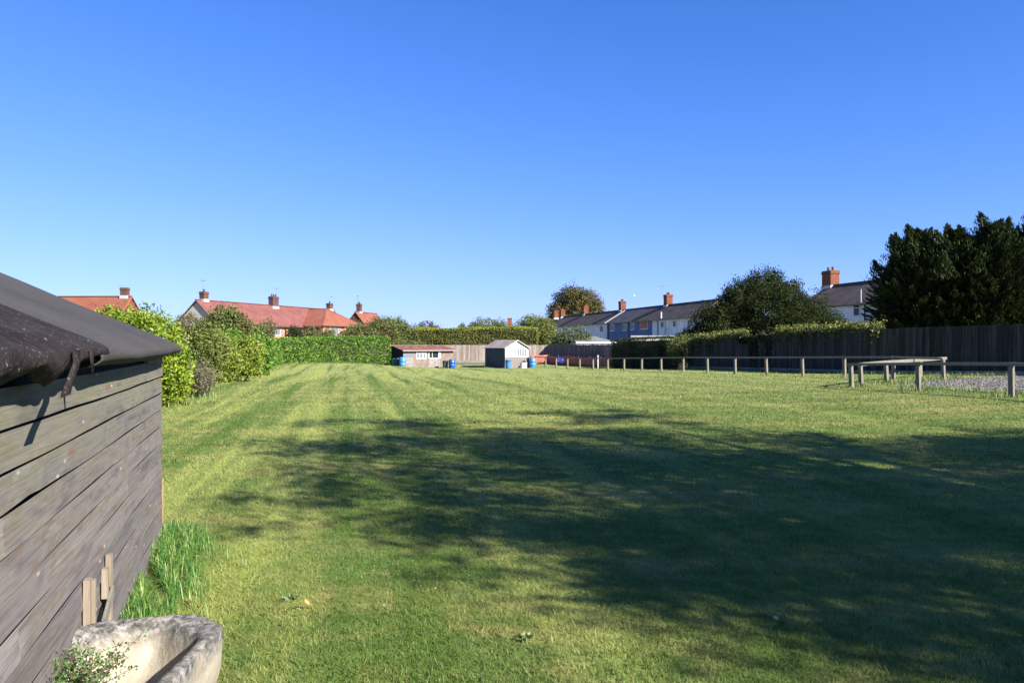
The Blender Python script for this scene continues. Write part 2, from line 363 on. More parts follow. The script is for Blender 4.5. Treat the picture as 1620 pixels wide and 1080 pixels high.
M['leaf_shade'] = leafmat('shade_tree_leaves', [(.04, .06, .016), (.07, .10, .02), (.10, .14, .03)], rough=.5, trans=.1)
M['leaf_herb'] = leafmat('herb_leaves', [(.05, .11, .03), (.10, .20, .05), (.18, .30, .09), (.26, .30, .14)], rough=.5)
M['stem_red'] = plain('reddish_stem', (.14, .06, .04))
M['moon'] = plain('moon_rock', (.8, .8, .78))
M['petal'] = plain('yellow_petals', (.85, .60, .02))
M['dead_leaf'] = plain('dead_orange_leaf', (.60, .24, .09))
M['gravel'] = noisy('gravel', (.20, .18, .15), (.33, .30, .255), 2, rough=1, bump=1, c3=(.50, .48, .46), s3=30, t3=.58, bdist=.03)
M['pebble'] = leafmat('pebbles', [(.13, .122, .11), (.27, .25, .22), (.40, .37, .33)], trans=0, rough=.9)
M['paving'] = noisy('tarmac_path', (.16, .13, .12), (.24, .20, .18), 1.5, rough=.95)

def lawn_material(blade):
    m, n, l, p = _mat('lawn_blades' if blade else 'lawn_ground')
    g = n.new("ShaderNodeNewGeometry"); pos = g.outputs['Position']
    def noise(scale, stretch=(1, 1, 1), rz=0, detail=5, rough=.6):
        mp = n.new("ShaderNodeMapping"); mp.inputs['Scale'].default_value = stretch; mp.inputs['Rotation'].default_value = (0, 0, rz)
        l.new(pos, mp.inputs[0]); return _noise(n, l, mp, scale, detail, rough).outputs[0]
    a = noise(.9); b = noise(6); c = noise(.25, (1, 3.5, 1), .12); s = noise(1.0, (2.3, .10, 1), math.radians(-14), 3)
    def mr(x, lo, hi, t0=0, t1=1):
        q = n.new("ShaderNodeMapRange"); q.inputs[1].default_value = lo; q.inputs[2].default_value = hi; q.inputs[3].default_value = t0; q.inputs[4].default_value = t1
        l.new(x, q.inputs[0]); return q.outputs[0]
    green = (.110, .172, .038); deep = (.076, .134, .028); straw = (.30, .255, .090); olive = (.150, .186, .044)
    sp0 = n.new("ShaderNodeSeparateXYZ"); l.new(pos, sp0.inputs[0])
    out = _mix(n, l, green, deep, mr(a, .42, .62))
    out = _mix(n, l, out, olive, mr(c, .36, .62))
    out = _mix(n, l, out, straw, mr(noise(2.4, (1, 1.6, 1)), .50, .74, 0, .75))
    out = _mix(n, l, out, straw, mr(c, .50, .70, 0, .75))
    out = _mix(n, l, out, (.28, .29, .105), mr(sp0.outputs[1], 14, 42, 0, .62))
    # mown stripes, clearest on the left half
    sp = n.new("ShaderNodeSeparateXYZ"); l.new(pos, sp.inputs[0])
    ma = n.new("ShaderNodeMath"); ma.operation = 'MULTIPLY_ADD'; l.new(sp.outputs[1], ma.inputs[0]); ma.inputs[1].default_value = .21; l.new(sp.outputs[0], ma.inputs[2])
    cx_ = n.new("ShaderNodeCombineXYZ"); l.new(ma.outputs[0], cx_.inputs[0]); ys_ = n.new("ShaderNodeMath"); ys_.operation = 'MULTIPLY'; ys_.inputs[1].default_value = .035; l.new(sp.outputs[1], ys_.inputs[0]); l.new(ys_.outputs[0], cx_.inputs[1])
    si = _noise(n, l, cx_, 1.25, 4, .6)
    msk = mr(sp.outputs[0], -4, 6, .95, .35)
    mm = n.new("ShaderNodeMath"); mm.operation = 'MULTIPLY'; l.new(mr(si.outputs[0], .50, .62), mm.inputs[0]); l.new(msk, mm.inputs[1])
    out = _mix(n, l, out, (.26, .29, .075), mm.outputs[0])
    m2_ = n.new('ShaderNodeMath'); m2_.operation = 'MULTIPLY'; l.new(mr(si.outputs[0], .48, .38), m2_.inputs[0]); l.new(msk, m2_.inputs[1]); out = _mix(n, l, out, (.085, .14, .025), m2_.outputs[0])
    out = _mix(n, l, out, (.09, .15, .022), mr(s, .52, .68, 0, .5))
    fine = _ramp(n, [(.25, (.75, .78, .74)), (.5, (1, 1, 1)), (.8, (1.2, 1.16, 1.15))]); l.new(b, fine.inputs[0])
    out = _mix(n, l, out, fine.outputs[0], 1.0, 'MULTIPLY')
    if blade:
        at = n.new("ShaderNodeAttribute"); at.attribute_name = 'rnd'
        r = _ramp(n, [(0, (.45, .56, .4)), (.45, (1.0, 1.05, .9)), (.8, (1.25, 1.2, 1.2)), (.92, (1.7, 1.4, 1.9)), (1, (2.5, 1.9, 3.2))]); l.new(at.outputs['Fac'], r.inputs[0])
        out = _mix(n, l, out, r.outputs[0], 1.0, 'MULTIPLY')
        l.new(out, p.inputs['Base Color']); p.inputs['Roughness'].default_value = .55; p.inputs['Specular IOR Level'].default_value = .3
        t = n.new("ShaderNodeBsdfTranslucent"); l.new(out, t.inputs[0]); mx = n.new("ShaderNodeMixShader"); mx.inputs[0].default_value = .35
        l.new(p.outputs[0], mx.inputs[1]); l.new(t.outputs[0], mx.inputs[2]); l.new(mx.outputs[0], n["Material Output"].inputs[0])
    else:
        l.new(out, p.inputs['Base Color']); p.inputs['Roughness'].default_value = .95; p.inputs['Specular IOR Level'].default_value = .1
        bn = noise(28, detail=6, rough=.75); bu = n.new("ShaderNodeBump"); bu.inputs['Strength'].default_value = .7; bu.inputs['Distance'].default_value = .04
        l.new(bn, bu.inputs['Height']); l.new(bu.outputs[0], p.inputs['Normal'])
    return m
M['lawn'] = lawn_material(False); M['blades'] = lawn_material(True)

def dim(names, f):
    for nm in names.split():
        for nd in M[nm].node_tree.nodes:
            if nd.type == 'VALTORGB':
                for e in nd.color_ramp.elements: e.color = (*[c * f for c in e.color[:3]], 1)
            elif nd.type == 'MIX' and nd.blend_type == 'MIX' and not nd.inputs['B'].is_linked: nd.inputs['B'].default_value = (*[c * f for c in nd.inputs['B'].default_value[:3]], 1)
            elif nd.type == 'TEX_BRICK':
                for k in ('Color1', 'Color2', 'Mortar'): nd.inputs[k].default_value = (*[c * f for c in nd.inputs[k].default_value[:3]], 1)
dim('ply_pale fascia', .36); dim('shed_white', .48); dim('brick_dark', .62); dim('fence_dark pebble', .85); dim('leaf_yellow', 1.05); dim('tile_orange', .8); dim('roof_sheet shed_low', .44); dim('brick_pale', .85)
dim('pale_wood orange_wood stone_out rail fence_far board_grey render_cream brick_red brick_chim tile_red tile_orange ply shed_roof terracotta gravel pebble paving lead curtain_or blue sky_blue teal tarp', .62); dim('netting', .85); dim('tile_red', .92)
dim('leaf_laurel leaf_laurel_y leaf_contop leaf_herb leaf_yellow leaf_willow leaf_mix leaf_grey leaf_brown leaf_dry leaf_creeper leaf_conhedge white felt oldfelt', .72)
# ================================================================== GROUND
def axis(lo, hi, step, far, g=1.25):
    a = list(np.arange(lo, hi + 1e-6, step)); s = step
    while a[-1] < far: s *= g; a.append(a[-1] + s)
    s = step
    while a[0] > -far: s *= g; a.insert(0, a[0] - s)
    return np.array(a)
xs = axis(-30, 30, .75, 4000); ys = axis(-6, 100, .75, 4000)
GX, GY = np.meshgrid(xs, ys); gzv = ground(GX.ravel(), GY.ravel())
V = np.stack([GX.ravel(), GY.ravel(), gzv], 1); nx = len(xs); ny = len(ys)
idx = np.arange(nx * ny).reshape(ny, nx)
fc = np.stack([idx[:-1, :-1], idx[:-1, 1:], idx[1:, 1:], idx[1:, :-1]], -1).reshape(-1, 4)
me = bpy.data.meshes.new('lawn_ground'); me.from_pydata(V.tolist(), [], fc.tolist()); me.polygons.foreach_set('use_smooth', [True] * len(me.polygons)); me.update()
lawn = bpy.data.objects.new('lawn_ground', me); COL.objects.link(lawn); me.materials.append(M['lawn']); tag(lawn, kind='structure')
def sheet(name, poly, m, lift, step=.5):
    """a sheet that follows the ground inside an outline given as (x, y) points"""
    bm = bmesh.new(); f = bm.faces.new([bm.verts.new((x, y, 0)) for x, y in poly])
    x0, x1 = min(p[0] for p in poly), max(p[0] for p in poly); y0, y1 = min(p[1] for p in poly), max(p[1] for p in poly)
    for c in np.arange(x0 + step, x1, step): bmesh.ops.bisect_plane(bm, geom=bm.verts[:] + bm.edges[:] + bm.faces[:], plane_co=(c, 0, 0), plane_no=(1, 0, 0))
    for c in np.arange(y0 + step, y1, step): bmesh.ops.bisect_plane(bm, geom=bm.verts[:] + bm.edges[:] + bm.faces[:], plane_co=(0, c, 0), plane_no=(0, 1, 0))
    for v in bm.verts: v.co.z = gz(v.co.x, v.co.y) + lift
    me = bpy.data.meshes.new(name); bmesh.ops.recalc_face_normals(bm, faces=bm.faces); bm.to_mesh(me); bm.free(); me.materials.append(m)
    o = bpy.data.objects.new(name, me); COL.objects.link(o); tag(o, kind='structure'); return o
GRAV = [(12.0, 22.3), (12.9, 25.4), (14.6, 27.2), (17.0, 28.8), (19.0, 29.6), (24, 26), (27, 20), (22, 13), (14.2, 15), (12.7, 18.5)]
GRAV2 = []
for i in range(len(GRAV)):
    a = GRAV[i]; b = GRAV[(i + 1) % len(GRAV)]
    for t in np.linspace(0, 1, 6)[:-1]:
        GRAV2.append((a[0] + (b[0] - a[0]) * t + random.uniform(-.15, .15), a[1] + (b[1] - a[1]) * t + random.uniform(-.25, .25)))
sheet('gravel_yard', GRAV2, M['gravel'], .012)
sheet('path', [(-12, 70.6), (4, 70.6), (4.2, 73.4), (-12, 73.4)], M['paving'], .01, 1.0)

def inpoly(x, y, poly):
    c = np.zeros(len(x), bool); j = len(poly) - 1
    for i in range(len(poly)):
        xi, yi = poly[i]; xj, yj = poly[j]
        k = ((yi > y) != (yj > y)) & (x < (xj - xi) * (y - yi) / (yj - yi + 1e-12) + xi); c ^= k; j = i
    return c
# pebbles lying on the gravel
n = 9000; px_ = rng.uniform(12, 20, n); py_ = rng.uniform(16, 29, n); k = inpoly(px_, py_, GRAV); px_, py_ = px_[k], py_[k]
P = np.stack([px_, py_, ground(px_, py_) + .02], 1); sz = rng.uniform(.012, .032, len(P))[:, None]
tet = unit(np.array([[1, 1, 1], [1, -1, -1], [-1, 1, -1], [-1, -1, 1]], float))
R = rng.normal(size=(len(P), 4, 3)) * .35 + tet; C4 = P[:, None] + R * sz[:, None]
Vp = np.concatenate([C4[:, [0, 1, 2]], C4[:, [0, 3, 1]], C4[:, [0, 2, 3]], C4[:, [1, 3, 2]]], 1).reshape(-1, 3)
o = np_mesh('loose_pebbles', Vp, 3, M['pebble'], rnd=np.repeat(rng.random(len(P)), 4)); tag(o, 'loose grey pebbles scattered over the gravel yard', 'pebbles', kind='stuff')

# ---------------------------------------------------------------- foreground shed frame
SO = Vector((-2.72, 5.83, 0)); STH = math.atan2(.9496, -.3134)      # local x runs away along the wall, -y faces the lawn
sxv = Vector((math.cos(STH), math.sin(STH), 0)); syv = Vector((-math.sin(STH), math.cos(STH), 0))
def shed_local(x, y):
    dx = x - SO.x; dy = y - SO.y
    return dx * sxv.x + dy * sxv.y, dx * syv.x + dy * syv.y
# ---------------------------------------------------------------- mown grass blades
def blades(X, Y, L, W, lean=.55, z0=0.0):
    N = len(X); B = np.stack([X, Y, ground(X, Y) + z0], 1); a = rng.uniform(0, 2 * np.pi, N)
    side = np.stack([np.cos(a), np.sin(a), np.zeros(N)], 1) * (W * .5)[:, None]
    b = rng.uniform(0, 2 * np.pi, N); le = rng.uniform(.1, 1, N) * lean
    tip = B + np.stack([np.cos(b) * le, np.sin(b) * le, np.ones(N) * .85], 1) * L[:, None]
    return np.stack([B - side, B + side, tip], 1).reshape(-1, 3)
Ds = []; dens = 7500
D = np.exp(rng.uniform(np.log(2.2), np.log(58), 560000)); keep = rng.random(len(D)) < np.minimum(1, D / 3.6) * np.clip((60 - D) / 40, 0, 1)
D = D[keep]; X = rng.uniform(-1, 1, len(D)) * (.74 * D + .8)
lx, ly = shed_local(X, D)
k = ~((lx < .02) & (ly > -.0)) & ~inpoly(X, D, GRAV)
pn = nz(np.stack([X, D, 0 * X], 1), 2.2, 5)
X, D = X[k], D[k]; pn = pn[k]
L = rng.uniform(.018, .040, len(D)) * (1 + .25 * pn) * (1 + np.clip(D - 6, 0, 14) * .02); W_ = rng.uniform(.003, .006, len(D)) * np.maximum(1, D / 5)
Vg = blades(X, D, L, W_, 1.0)
o = np_mesh('mown_grass', Vg, 3, M['blades'], rnd=np.clip(rng.random(len(D)) * .95 + .05 * pn, 0, 1)); tag(o, 'short mown lawn grass in front of the camera', 'grass', kind='stuff')

nc = 55; cd = np.exp(rng.uniform(np.log(3), np.log(11), nc)); cxp = rng.uniform(-1, 1, nc) * (.7 * cd) ; P = []
for a_, d_ in zip(cxp, cd):
    k = rng.integers(12, 40); rr_ = rng.uniform(.04, .16); q = rng.normal(size=(k, 2)) * rr_; P.append(np.stack([a_ + q[:, 0], d_ + q[:, 1]], 1))
P = np.concatenate(P); lx, ly = shed_local(P[:, 0], P[:, 1]); P = P[~((lx < .05) & (ly > -.05))]
P = np.concatenate([P, ground(P[:, 0], P[:, 1])[:, None] + rng.uniform(.012, .03, len(P))[:, None]], 1)
M['leaf_clover'] = leafmat('clover_leaves', [(.06, .12, .02), (.09, .17, .03), (.14, .22, .05)], rough=.5)
o = np_mesh('clover_patches', leaves(P, .016, .8, np.tile([0., 0, .1], (len(P), 1)), .8), 4, M['leaf_clover'], rnd=rng.random(len(P))); tag(o, 'low clover and broad-leaved weeds scattered through the near lawn', 'clover', kind='stuff')
# tall grass along the shed foot, near the posts and along the edges
def tall(name, X, Y, L, W, m, label, lean=.6):
    N = len(X); B = np.stack([X, Y, ground(X, Y)], 1); a = rng.uniform(0, 2 * np.pi, N); b = rng.uniform(0, 2 * np.pi, N); le = rng.uniform(.1, 1, N) * lean
    side = np.stack([-np.sin(b), np.cos(b), np.zeros(N)], 1) * (W * .5)[:, None]; dr = np.stack([np.cos(b), np.sin(b), np.zeros(N)], 1)
    mid = B + dr * (L * le * .35)[:, None]; mid[:, 2] += L * .6; tip = B + dr * (L * le)[:, None]; tip[:, 2] += L * (1 - .35 * le)
    m2 = (mid + tip) / 2 + np.array([0, 0, 1]) * (L * .06)[:, None]
    q = np.stack([B - side, B + side, mid + side * .85, mid - side * .85, mid - side * .85, mid + side * .85, m2 + side * .55, m2 - side * .55, m2 - side * .55, m2 + side * .55, tip + side * .04, tip - side * .04], 1).reshape(-1, 3)
    o = np_mesh(name, q, 4, m, rnd=np.repeat(rng.random(N), 3)); return tag(o, label, 'grass', kind='stuff')
M['leaf_grass'] = leafmat('long_grass_blades', [(.05, .15, .025), (.10, .25, .04), (.18, .36, .06), (.40, .42, .16)], rough=.45, trans=.35)
n = 8000; t = -rng.random(n) ** 1.2 * 2.6 + .25; off = -np.abs(rng.normal(size=n)) * .16 * np.clip(1.1 - np.abs(t + .9) * .3, .3, 1.2) - .02
cc = nz(np.stack([t * 3, off * 6, 0 * t], 1), 3, 3) > -.3
t, off = t[cc], off[cc]
X = SO.x + sxv.x * t + syv.x * off; Y = SO.y + sxv.y * t + syv.y * off
tall('long_grass', X, Y, rng.uniform(.05, .21, len(X)) * rng.uniform(.45, 1, len(X)), rng.uniform(.003, .0065, len(X)), M['leaf_grass'], 'long bright green grass growing along the foot of the foreground shed', 1.25)

# ================================================================== FOREGROUND SHED
def wood_mat():
    m, n, l, p = _mat('weathered_cladding')
    at = n.new("ShaderNodeAttribute"); at.attribute_name = 'rnd'
    t = n.new("ShaderNodeTexCoord"); cb = n.new("ShaderNodeVectorMath"); cb.operation = 'ADD'
    c2 = n.new("ShaderNodeCombineXYZ"); mu = n.new("ShaderNodeMath"); mu.operation = 'MULTIPLY'; mu.inputs[1].default_value = 31.7
    l.new(at.outputs['Fac'], mu.inputs[0]); l.new(mu.outputs[0], c2.inputs[0]); l.new(mu.outputs[0], c2.inputs[1])
    l.new(t.outputs['Object'], cb.inputs[0]); l.new(c2.outputs[0], cb.inputs[1])
    mp = n.new("ShaderNodeMapping"); mp.inputs['Scale'].default_value = (.7, 3, 11); l.new(cb.outputs[0], mp.inputs[0])
    dn = n.new("ShaderNodeMapping"); dn.inputs['Scale'].default_value = (1.5, 2, 7.0); l.new(cb.outputs[0], dn.inputs[0])
    big = _noise(n, l, dn, 1.6, 4, .55)
    wv = n.new("ShaderNodeTexNoise"); wv.inputs['Scale'].default_value = 1.4; wv.inputs['Detail'].default_value = 2; wv.inputs['Distortion'].default_value = 1.6
    mg = n.new("ShaderNodeMapping"); mg.inputs['Scale'].default_value = (.55, 6, 26); l.new(cb.outputs[0], mg.inputs[0]); l.new(mg.outputs[0], wv.inputs['Vector'])
    mp2 = n.new("ShaderNodeMapping"); mp2.inputs['Scale'].default_value = (1.8, 10, 120); l.new(cb.outputs[0], mp2.inputs[0])
    fine = _noise(n, l, mp2, 1.6, 6, .7)
    base = _ramp(n, [(.28, (.20, .185, .178)), (.42, (.325, .302, .288)), (.52, (.375, .34, .31)), (.60, (.31, .275, .22)), (.72, (.455, .43, .405))]); l.new(big.outputs[0], base.inputs[0])
    br = _ramp(n, [(.32, (.62, .58, .56)), (.47, (.95, .94, .93)), (.54, (.78, .76, .75)), (.7, (1.15, 1.15, 1.17))]); l.new(wv.outputs['Fac'], br.inputs[0])
    out = _mix(n, l, base.outputs[0], br.outputs[0], .8, 'MULTIPLY')
    fr = _ramp(n, [(.30, (.48, .46, .45)), (.44, (.94, .94, .94)), (.56, (1.0, 1.0, 1.0)), (.72, (1.35, 1.35, 1.4))]); l.new(fine.outputs[0], fr.inputs[0])
    out = _mix(n, l, out, fr.outputs[0], .75, 'MULTIPLY')
    # green algae high on the wall and a board-by-board tone
    rr = _ramp(n, [(0, (.72, .71, .73)), (.35, (1, .97, .96)), (.65, (.84, .80, .77)), (1, (1.25, 1.23, 1.22))]); l.new(at.outputs['Fac'], rr.inputs[0])
    out = _mix(n, l, out, rr.outputs[0], 1.0, 'MULTIPLY')
    sp = n.new("ShaderNodeSeparateXYZ"); l.new(t.outputs['Object'], sp.inputs[0]); q = n.new("ShaderNodeMapRange"); q.inputs[1].default_value = .85; q.inputs[2].default_value = 1.4; q.inputs[4].default_value = .7
    l.new(sp.outputs[2], q.inputs[0]); al = n.new("ShaderNodeMath"); al.operation = 'MULTIPLY'; l.new(q.outputs[0], al.inputs[0]); l.new(big.outputs[0], al.inputs[1])
    out = _mix(n, l, out, (.20, .21, .11), al.outputs[0])
    # knots
    kn = n.new("ShaderNodeTexVoronoi"); mk = n.new("ShaderNodeMapping"); mk.inputs['Scale'].default_value = (2.0, .2, 7.0); l.new(cb.outputs[0], mk.inputs[0]); l.new(mk.outputs[0], kn.inputs['Vector']); kn.inputs['Scale'].default_value = 1
    kr = n.new("ShaderNodeMapRange"); kr.inputs[1].default_value = .07; kr.inputs[2].default_value = .17; kr.inputs[3].default_value = .8; kr.inputs[4].default_value = 0; l.new(kn.outputs['Distance'], kr.inputs[0])
    out = _mix(n, l, out, (.16, .10, .07), kr.outputs[0])
    k2 = n.new("ShaderNodeTexVoronoi"); m2 = n.new("ShaderNodeMapping"); m2.inputs['Scale'].default_value = (3.3, .2, 9.0); m2.inputs['Location'].default_value = (3.1, 0, 1.7); l.new(cb.outputs[0], m2.inputs[0]); l.new(m2.outputs[0], k2.inputs['Vector']); k2.inputs['Scale'].default_value = 1
    r2 = n.new("ShaderNodeMapRange"); r2.inputs[1].default_value = .04; r2.inputs[2].default_value = .09; r2.inputs[3].default_value = .7; r2.inputs[4].default_value = 0; l.new(k2.outputs['Distance'], r2.inputs[0])
    out = _mix(n, l, out, (.50, .42, .34), r2.outputs[0])
    l.new(out, p.inputs['Base Color']); p.inputs['Roughness'].default_value = .85; p.inputs['Specular IOR Level'].default_value = .25
    bu = n.new("ShaderNodeBump"); bu.inputs['Strength'].default_value = .55; bu.inputs['Distance'].default_value = .004; l.new(fine.outputs[0], bu.inputs['Height'])
    b2 = n.new("ShaderNodeBump"); b2.inputs['Strength'].default_value = .4; b2.inputs['Distance'].default_value = .006; l.new(wv.outputs['Fac'], b2.inputs['Height']); l.new(bu.outputs[0], b2.inputs['Normal'])
    l.new(b2.outputs[0], p.inputs['Normal'])
    return m
M['cladding'] = wood_mat(); dim('cladding', .825)
shed = thing('garden_shed', 'large weathered grey timber shed with sagging black felt roof, nearest on the left', 'shed', SO, STH)
LEN = 6.2; PITCH = .44; EV = -.13; EZ = 1.52
def clad_wall(name, x0, x1, zs, parent, flip=False):
    """overlapping feather-edge boards, each a thin wedge with a slightly wavy lower edge"""
    b = MB(); rn = []; ph = 1.0
    for i in range(len(zs) - 1):
        prev = ph
        zt = zs[i]; zb = zs[i + 1]; cuts = [x0] + sorted(random.uniform(x0 + .5, x1 - .5) for _ in range(random.choice([0, 0, 1]))) + [x1]
        ph = random.uniform(0, 6)
        for a, c in zip(cuts[:-1], cuts[1:]):
            K = max(2, int((c - a) / .12)); r = random.random()
            vs = []
            for k in range(K + 1):
                x = a + (c - a) * k / K + (.003 if k == 0 and a != x0 else 0)
                top_ = .003 * math.sin(x * 1.3 + prev) + .0008 * math.sin(x * 7 + prev * 3)
                wv = .003 * math.sin(x * 1.3 + ph) + .0008 * math.sin(x * 7 + ph * 3)
                bow = .004 * math.sin(x * 3.3 + ph * 2)
                if i == 2 and -3.75 < x < -3.35: wv += .012 * math.sin((x + 3.75) / .4 * math.pi); bow += .006
                gp = (.005, .013, .012, .011, .010)[i] if i < 5 else .0105
                vs += [(x, -.0235, zt - gp + top_), (x, .008, zt - .045 + top_), (x, .008, zb + wv), (x, -.030 - bow, zb + wv)]
            fs = []
            for k in range(K):
                o_ = 4 * k
                for j in range(4): fs.append((o_ + j, o_ + (j + 1) % 4, o_ + 4 + (j + 1) % 4, o_ + 4 + j))
            fs += [(3, 2, 1, 0), (4 * K, 4 * K + 1, 4 * K + 2, 4 * K + 3)]
            b.add(vs, fs); rn += [r] * len(vs)
    o = b.build(name, M['cladding'], parent)
    at = o.data.attributes.new('rnd', 'FLOAT', 'POINT'); at.data.foreach_set('value', rn); return o
zs = [1.415 - .125 * k for k in range(12)] + [0.0]
side = clad_wall('side_cladding', -LEN, 0, zs, shed)
# inner walls behind the cladding and the two gable ends
b = MB(); b.box(-LEN, -.02, .012, .05, -.05, 1.47); b.box(-LEN, -.02, 2.75, 2.8, -.05, 1.47)
for xx in (-.06, -LEN): b.add([(xx, .05, -.05), (xx, 2.75, -.05), (xx, 2.75, 1.50), (xx, 1.4, 2.08), (xx, .05, 1.50), (xx + .04, .05, -.05), (xx + .04, 2.75, -.05), (xx + .04, 2.75, 1.50), (xx + .04, 1.4, 2.08), (xx + .04, .05, 1.50)],
      [(0, 1, 2, 3, 4), (9, 8, 7, 6, 5), (0, 5, 6, 1), (1, 6, 7, 2), (2, 7, 8, 3), (3, 8, 9, 4), (4, 9, 5, 0)])
b.build('wall', M['black_wood'], shed)
b = MB()   # corner boards
b.box(-.004, .014, -.020, .03, .0, 1.46); b.build('corner_trim', M['rail'], shed)
b = MB(); b.add([(-.01, -.036, .16), (.02, -.036, .12), (.022, -.036, .50), (.004, -.036, .47), (-.01, -.030, .16), (.02, -.030, .12), (.022, -.030, .50), (.004, -.030, .47)], [(0, 1, 2, 3), (7, 6, 5, 4), (0, 4, 5, 1), (1, 5, 6, 2), (2, 6, 7, 3), (3, 7, 4, 0)])
b.build('split_splinter', M['orange_wood'], shed)
b = MB()   # two pale battens and broken pieces low on the wall
def onwall(px):
    r = (px - CX) / F; q = (5.83 * r + 2.72) / (.33 + r); return -q * 1.053
xa, xb = onwall(120), onwall(156)
for x_, z0, z1, w_ in ((xa, .18, .53, .045), (xa + .10, .26, .50, .03), (xb, .19, .51, .04), (xb - .09, .33, .47, .05)):
    b.box(x_ - w_ / 2, x_ + w_ / 2, -.058, -.033, z0, z1, jit=.002)
b.each('batten', M['pale_wood'], shed)
b = MB(); b.beam((xa + .12, -.068, .22), (xb - .02, -.066, .34), .012, .055); b.build('broken_board', M['rail'], shed)
# short plate under the eave at the far corner
b = MB(); b.box(-.80, -.04, -.035, -.005, 1.40, 1.455); b.build('wall_plate', M['rail'], shed)
# roof: new felt over boards, sagging and rounded over the eave
def roof_z(y): return EZ + PITCH * (y - EV)
def roof_sheet(x0, x1, lift, drop, edge, name, m, ymax=1.4, wob=0.0, dropfn=None, curl=.10, seed=2):
    K = int(abs(x1 - x0) / .04); r = np.random.default_rng(seed); prof0 = list(np.linspace(ymax, EV + .08, 14))
    ph = r.uniform(0, 6, 8); V = []; NP = None
    for k in range(K + 1):
        x = x0 + (x1 - x0) * k / K; row = []
        w1 = .012 * math.sin(x * 1.7 + ph[0]) + .006 * math.sin(x * 5.1 + ph[1])
        w2 = wob * (math.sin(x * 13 + ph[2]) * .6 + math.sin(x * 29 + ph[3]) * .4)
        for y in prof0: row.append((x, y, roof_z(y) + lift + .004 * math.sin(y * 7 + x * 3)))
        d = dropfn(x) if dropfn else drop * (1 + .12 * math.sin(x * 2.3 + ph[4]))
        zt = roof_z(EV) + lift
        steps = [(EV + .045, zt + .016), (EV + .012, zt + .001), (EV - .006, zt - .012), (EV - .012 + w2 * .4, zt - .026 - d * .22), (EV - .008 + w2 + curl * .12, zt - .026 - d * .5), (EV + curl * .5 + w2 * 1.2, zt - .026 - d * .8), (EV + curl + w2 * 1.4, zt - .026 - d)]
        for (yy, zz) in steps: row.append((x, yy, zz + w1 * .4))
        V.append(row)
    n_ = len(V[0]); b = MB(); b.v = [p for row in V for p in row]
    b.f = [(k * n_ + j, k * n_ + j + 1, (k + 1) * n_ + j + 1, (k + 1) * n_ + j) for k in range(K) for j in range(n_ - 1)]
    o = b.build(name, m, shed, smooth=True); sm = o.modifiers.new('thick', 'SOLIDIFY'); sm.thickness = .006; sm.offset = 1; return o
b = MB(); b.slab([(-LEN - .1, EV + .02, roof_z(EV + .02) - .012), (.17, EV + .02, roof_z(EV + .02) - .012), (.17, 1.4, roof_z(1.4) - .012), (-LEN - .1, 1.4, roof_z(1.4) - .012)], .03)
b.slab([(-LEN - .1, 1.41, roof_z(1.4) - .012), (.17, 1.41, roof_z(1.4) - .012), (.17, 2.95, roof_z(EV)), (-LEN - .1, 2.95, roof_z(EV))], .03)
b.build('roof_boarding', M['black_wood'], shed)
xold = -(6.05 - 3.19) * 1.053 + .19
roof_sheet(xold - .15, .19, .0, .055, 0, 'roof_felt', M['felt'], wob=.003)
# the verge lap of the new felt
b = MB(); pts = [(.19, EV - .013, EZ - .03)] + [(.19, y, roof_z(y)) for y in np.linspace(EV, 1.4, 10)]
for (a, c) in zip(pts[:-1], pts[1:]): b.add([a, c, (c[0] - .004, c[1], c[2] - .07), (a[0] - .004, a[1], a[2] - (.07 if a[1] > EV else .03))], [(0, 1, 2, 3)])
o = b.build('verge_felt', M['felt'], shed); o.modifiers.new('thick', 'SOLIDIFY').thickness = .006
def old_drop(x):
    # x local; hanging length of the torn old felt
    t = xold - x
    base = .010 + .052 * min(1, max(0, (t - .12) / .55)) + .008 * math.sin(t * 11) + .004 * math.sin(t * 37)
    base += .022 * math.exp(-((t - .75) / .10) ** 2) - .02 * math.exp(-((t - 1.0) / .05) ** 2)
    return base
roof_sheet(-LEN, xold, .014, .1, 0, 'old_felt', M['oldfelt'], wob=.012, dropfn=old_drop, curl=.05, seed=5)
# torn flap and thin strip hanging from the old felt
def ribbon(name, pts, w0, w1, m):
    b = MB(); n_ = len(pts)
    for i, p in enumerate(pts):
        ww = w0 + (w1 - w0) * i / (n_ - 1); b.v += [(p[0] - ww / 2, p[1], p[2]), (p[0] + ww / 2, p[1] - .006, p[2] + .004)]
    b.f = [(2 * i, 2 * i + 1, 2 * i + 3, 2 * i + 2) for i in range(n_ - 1)]
    o = b.build(name, m, shed, smooth=True); o.modifiers.new('thick', 'SOLIDIFY').thickness = .005; return o
def eave_x(px):      # local x of the eave point seen at picture column px
    r = (px - CX) / F; D_ = -.66 / (.33 + r) if abs(.33 + r) > 1e-6 else 1; return -(6.05 - D_) * 1.053 + .19
xf = eave_x(108)
ribbon('felt_flap', [(xf, EV - .02, EZ + .0), (xf - .05, EV - .035, EZ - .035), (xf - .13, EV - .04, EZ - .07), (xf - .22, EV - .045, EZ - .105), (xf - .30, EV - .055, EZ - .135)], .07, .085, M['oldfelt'])
xs_ = eave_x(132)
ribbon('felt_strip', [(xs_, EV - .024, EZ - .0), (xs_, EV - .026, EZ - .04), (xs_ + .01, EV - .026, EZ - .09)], .03, .008, M['oldfelt'])

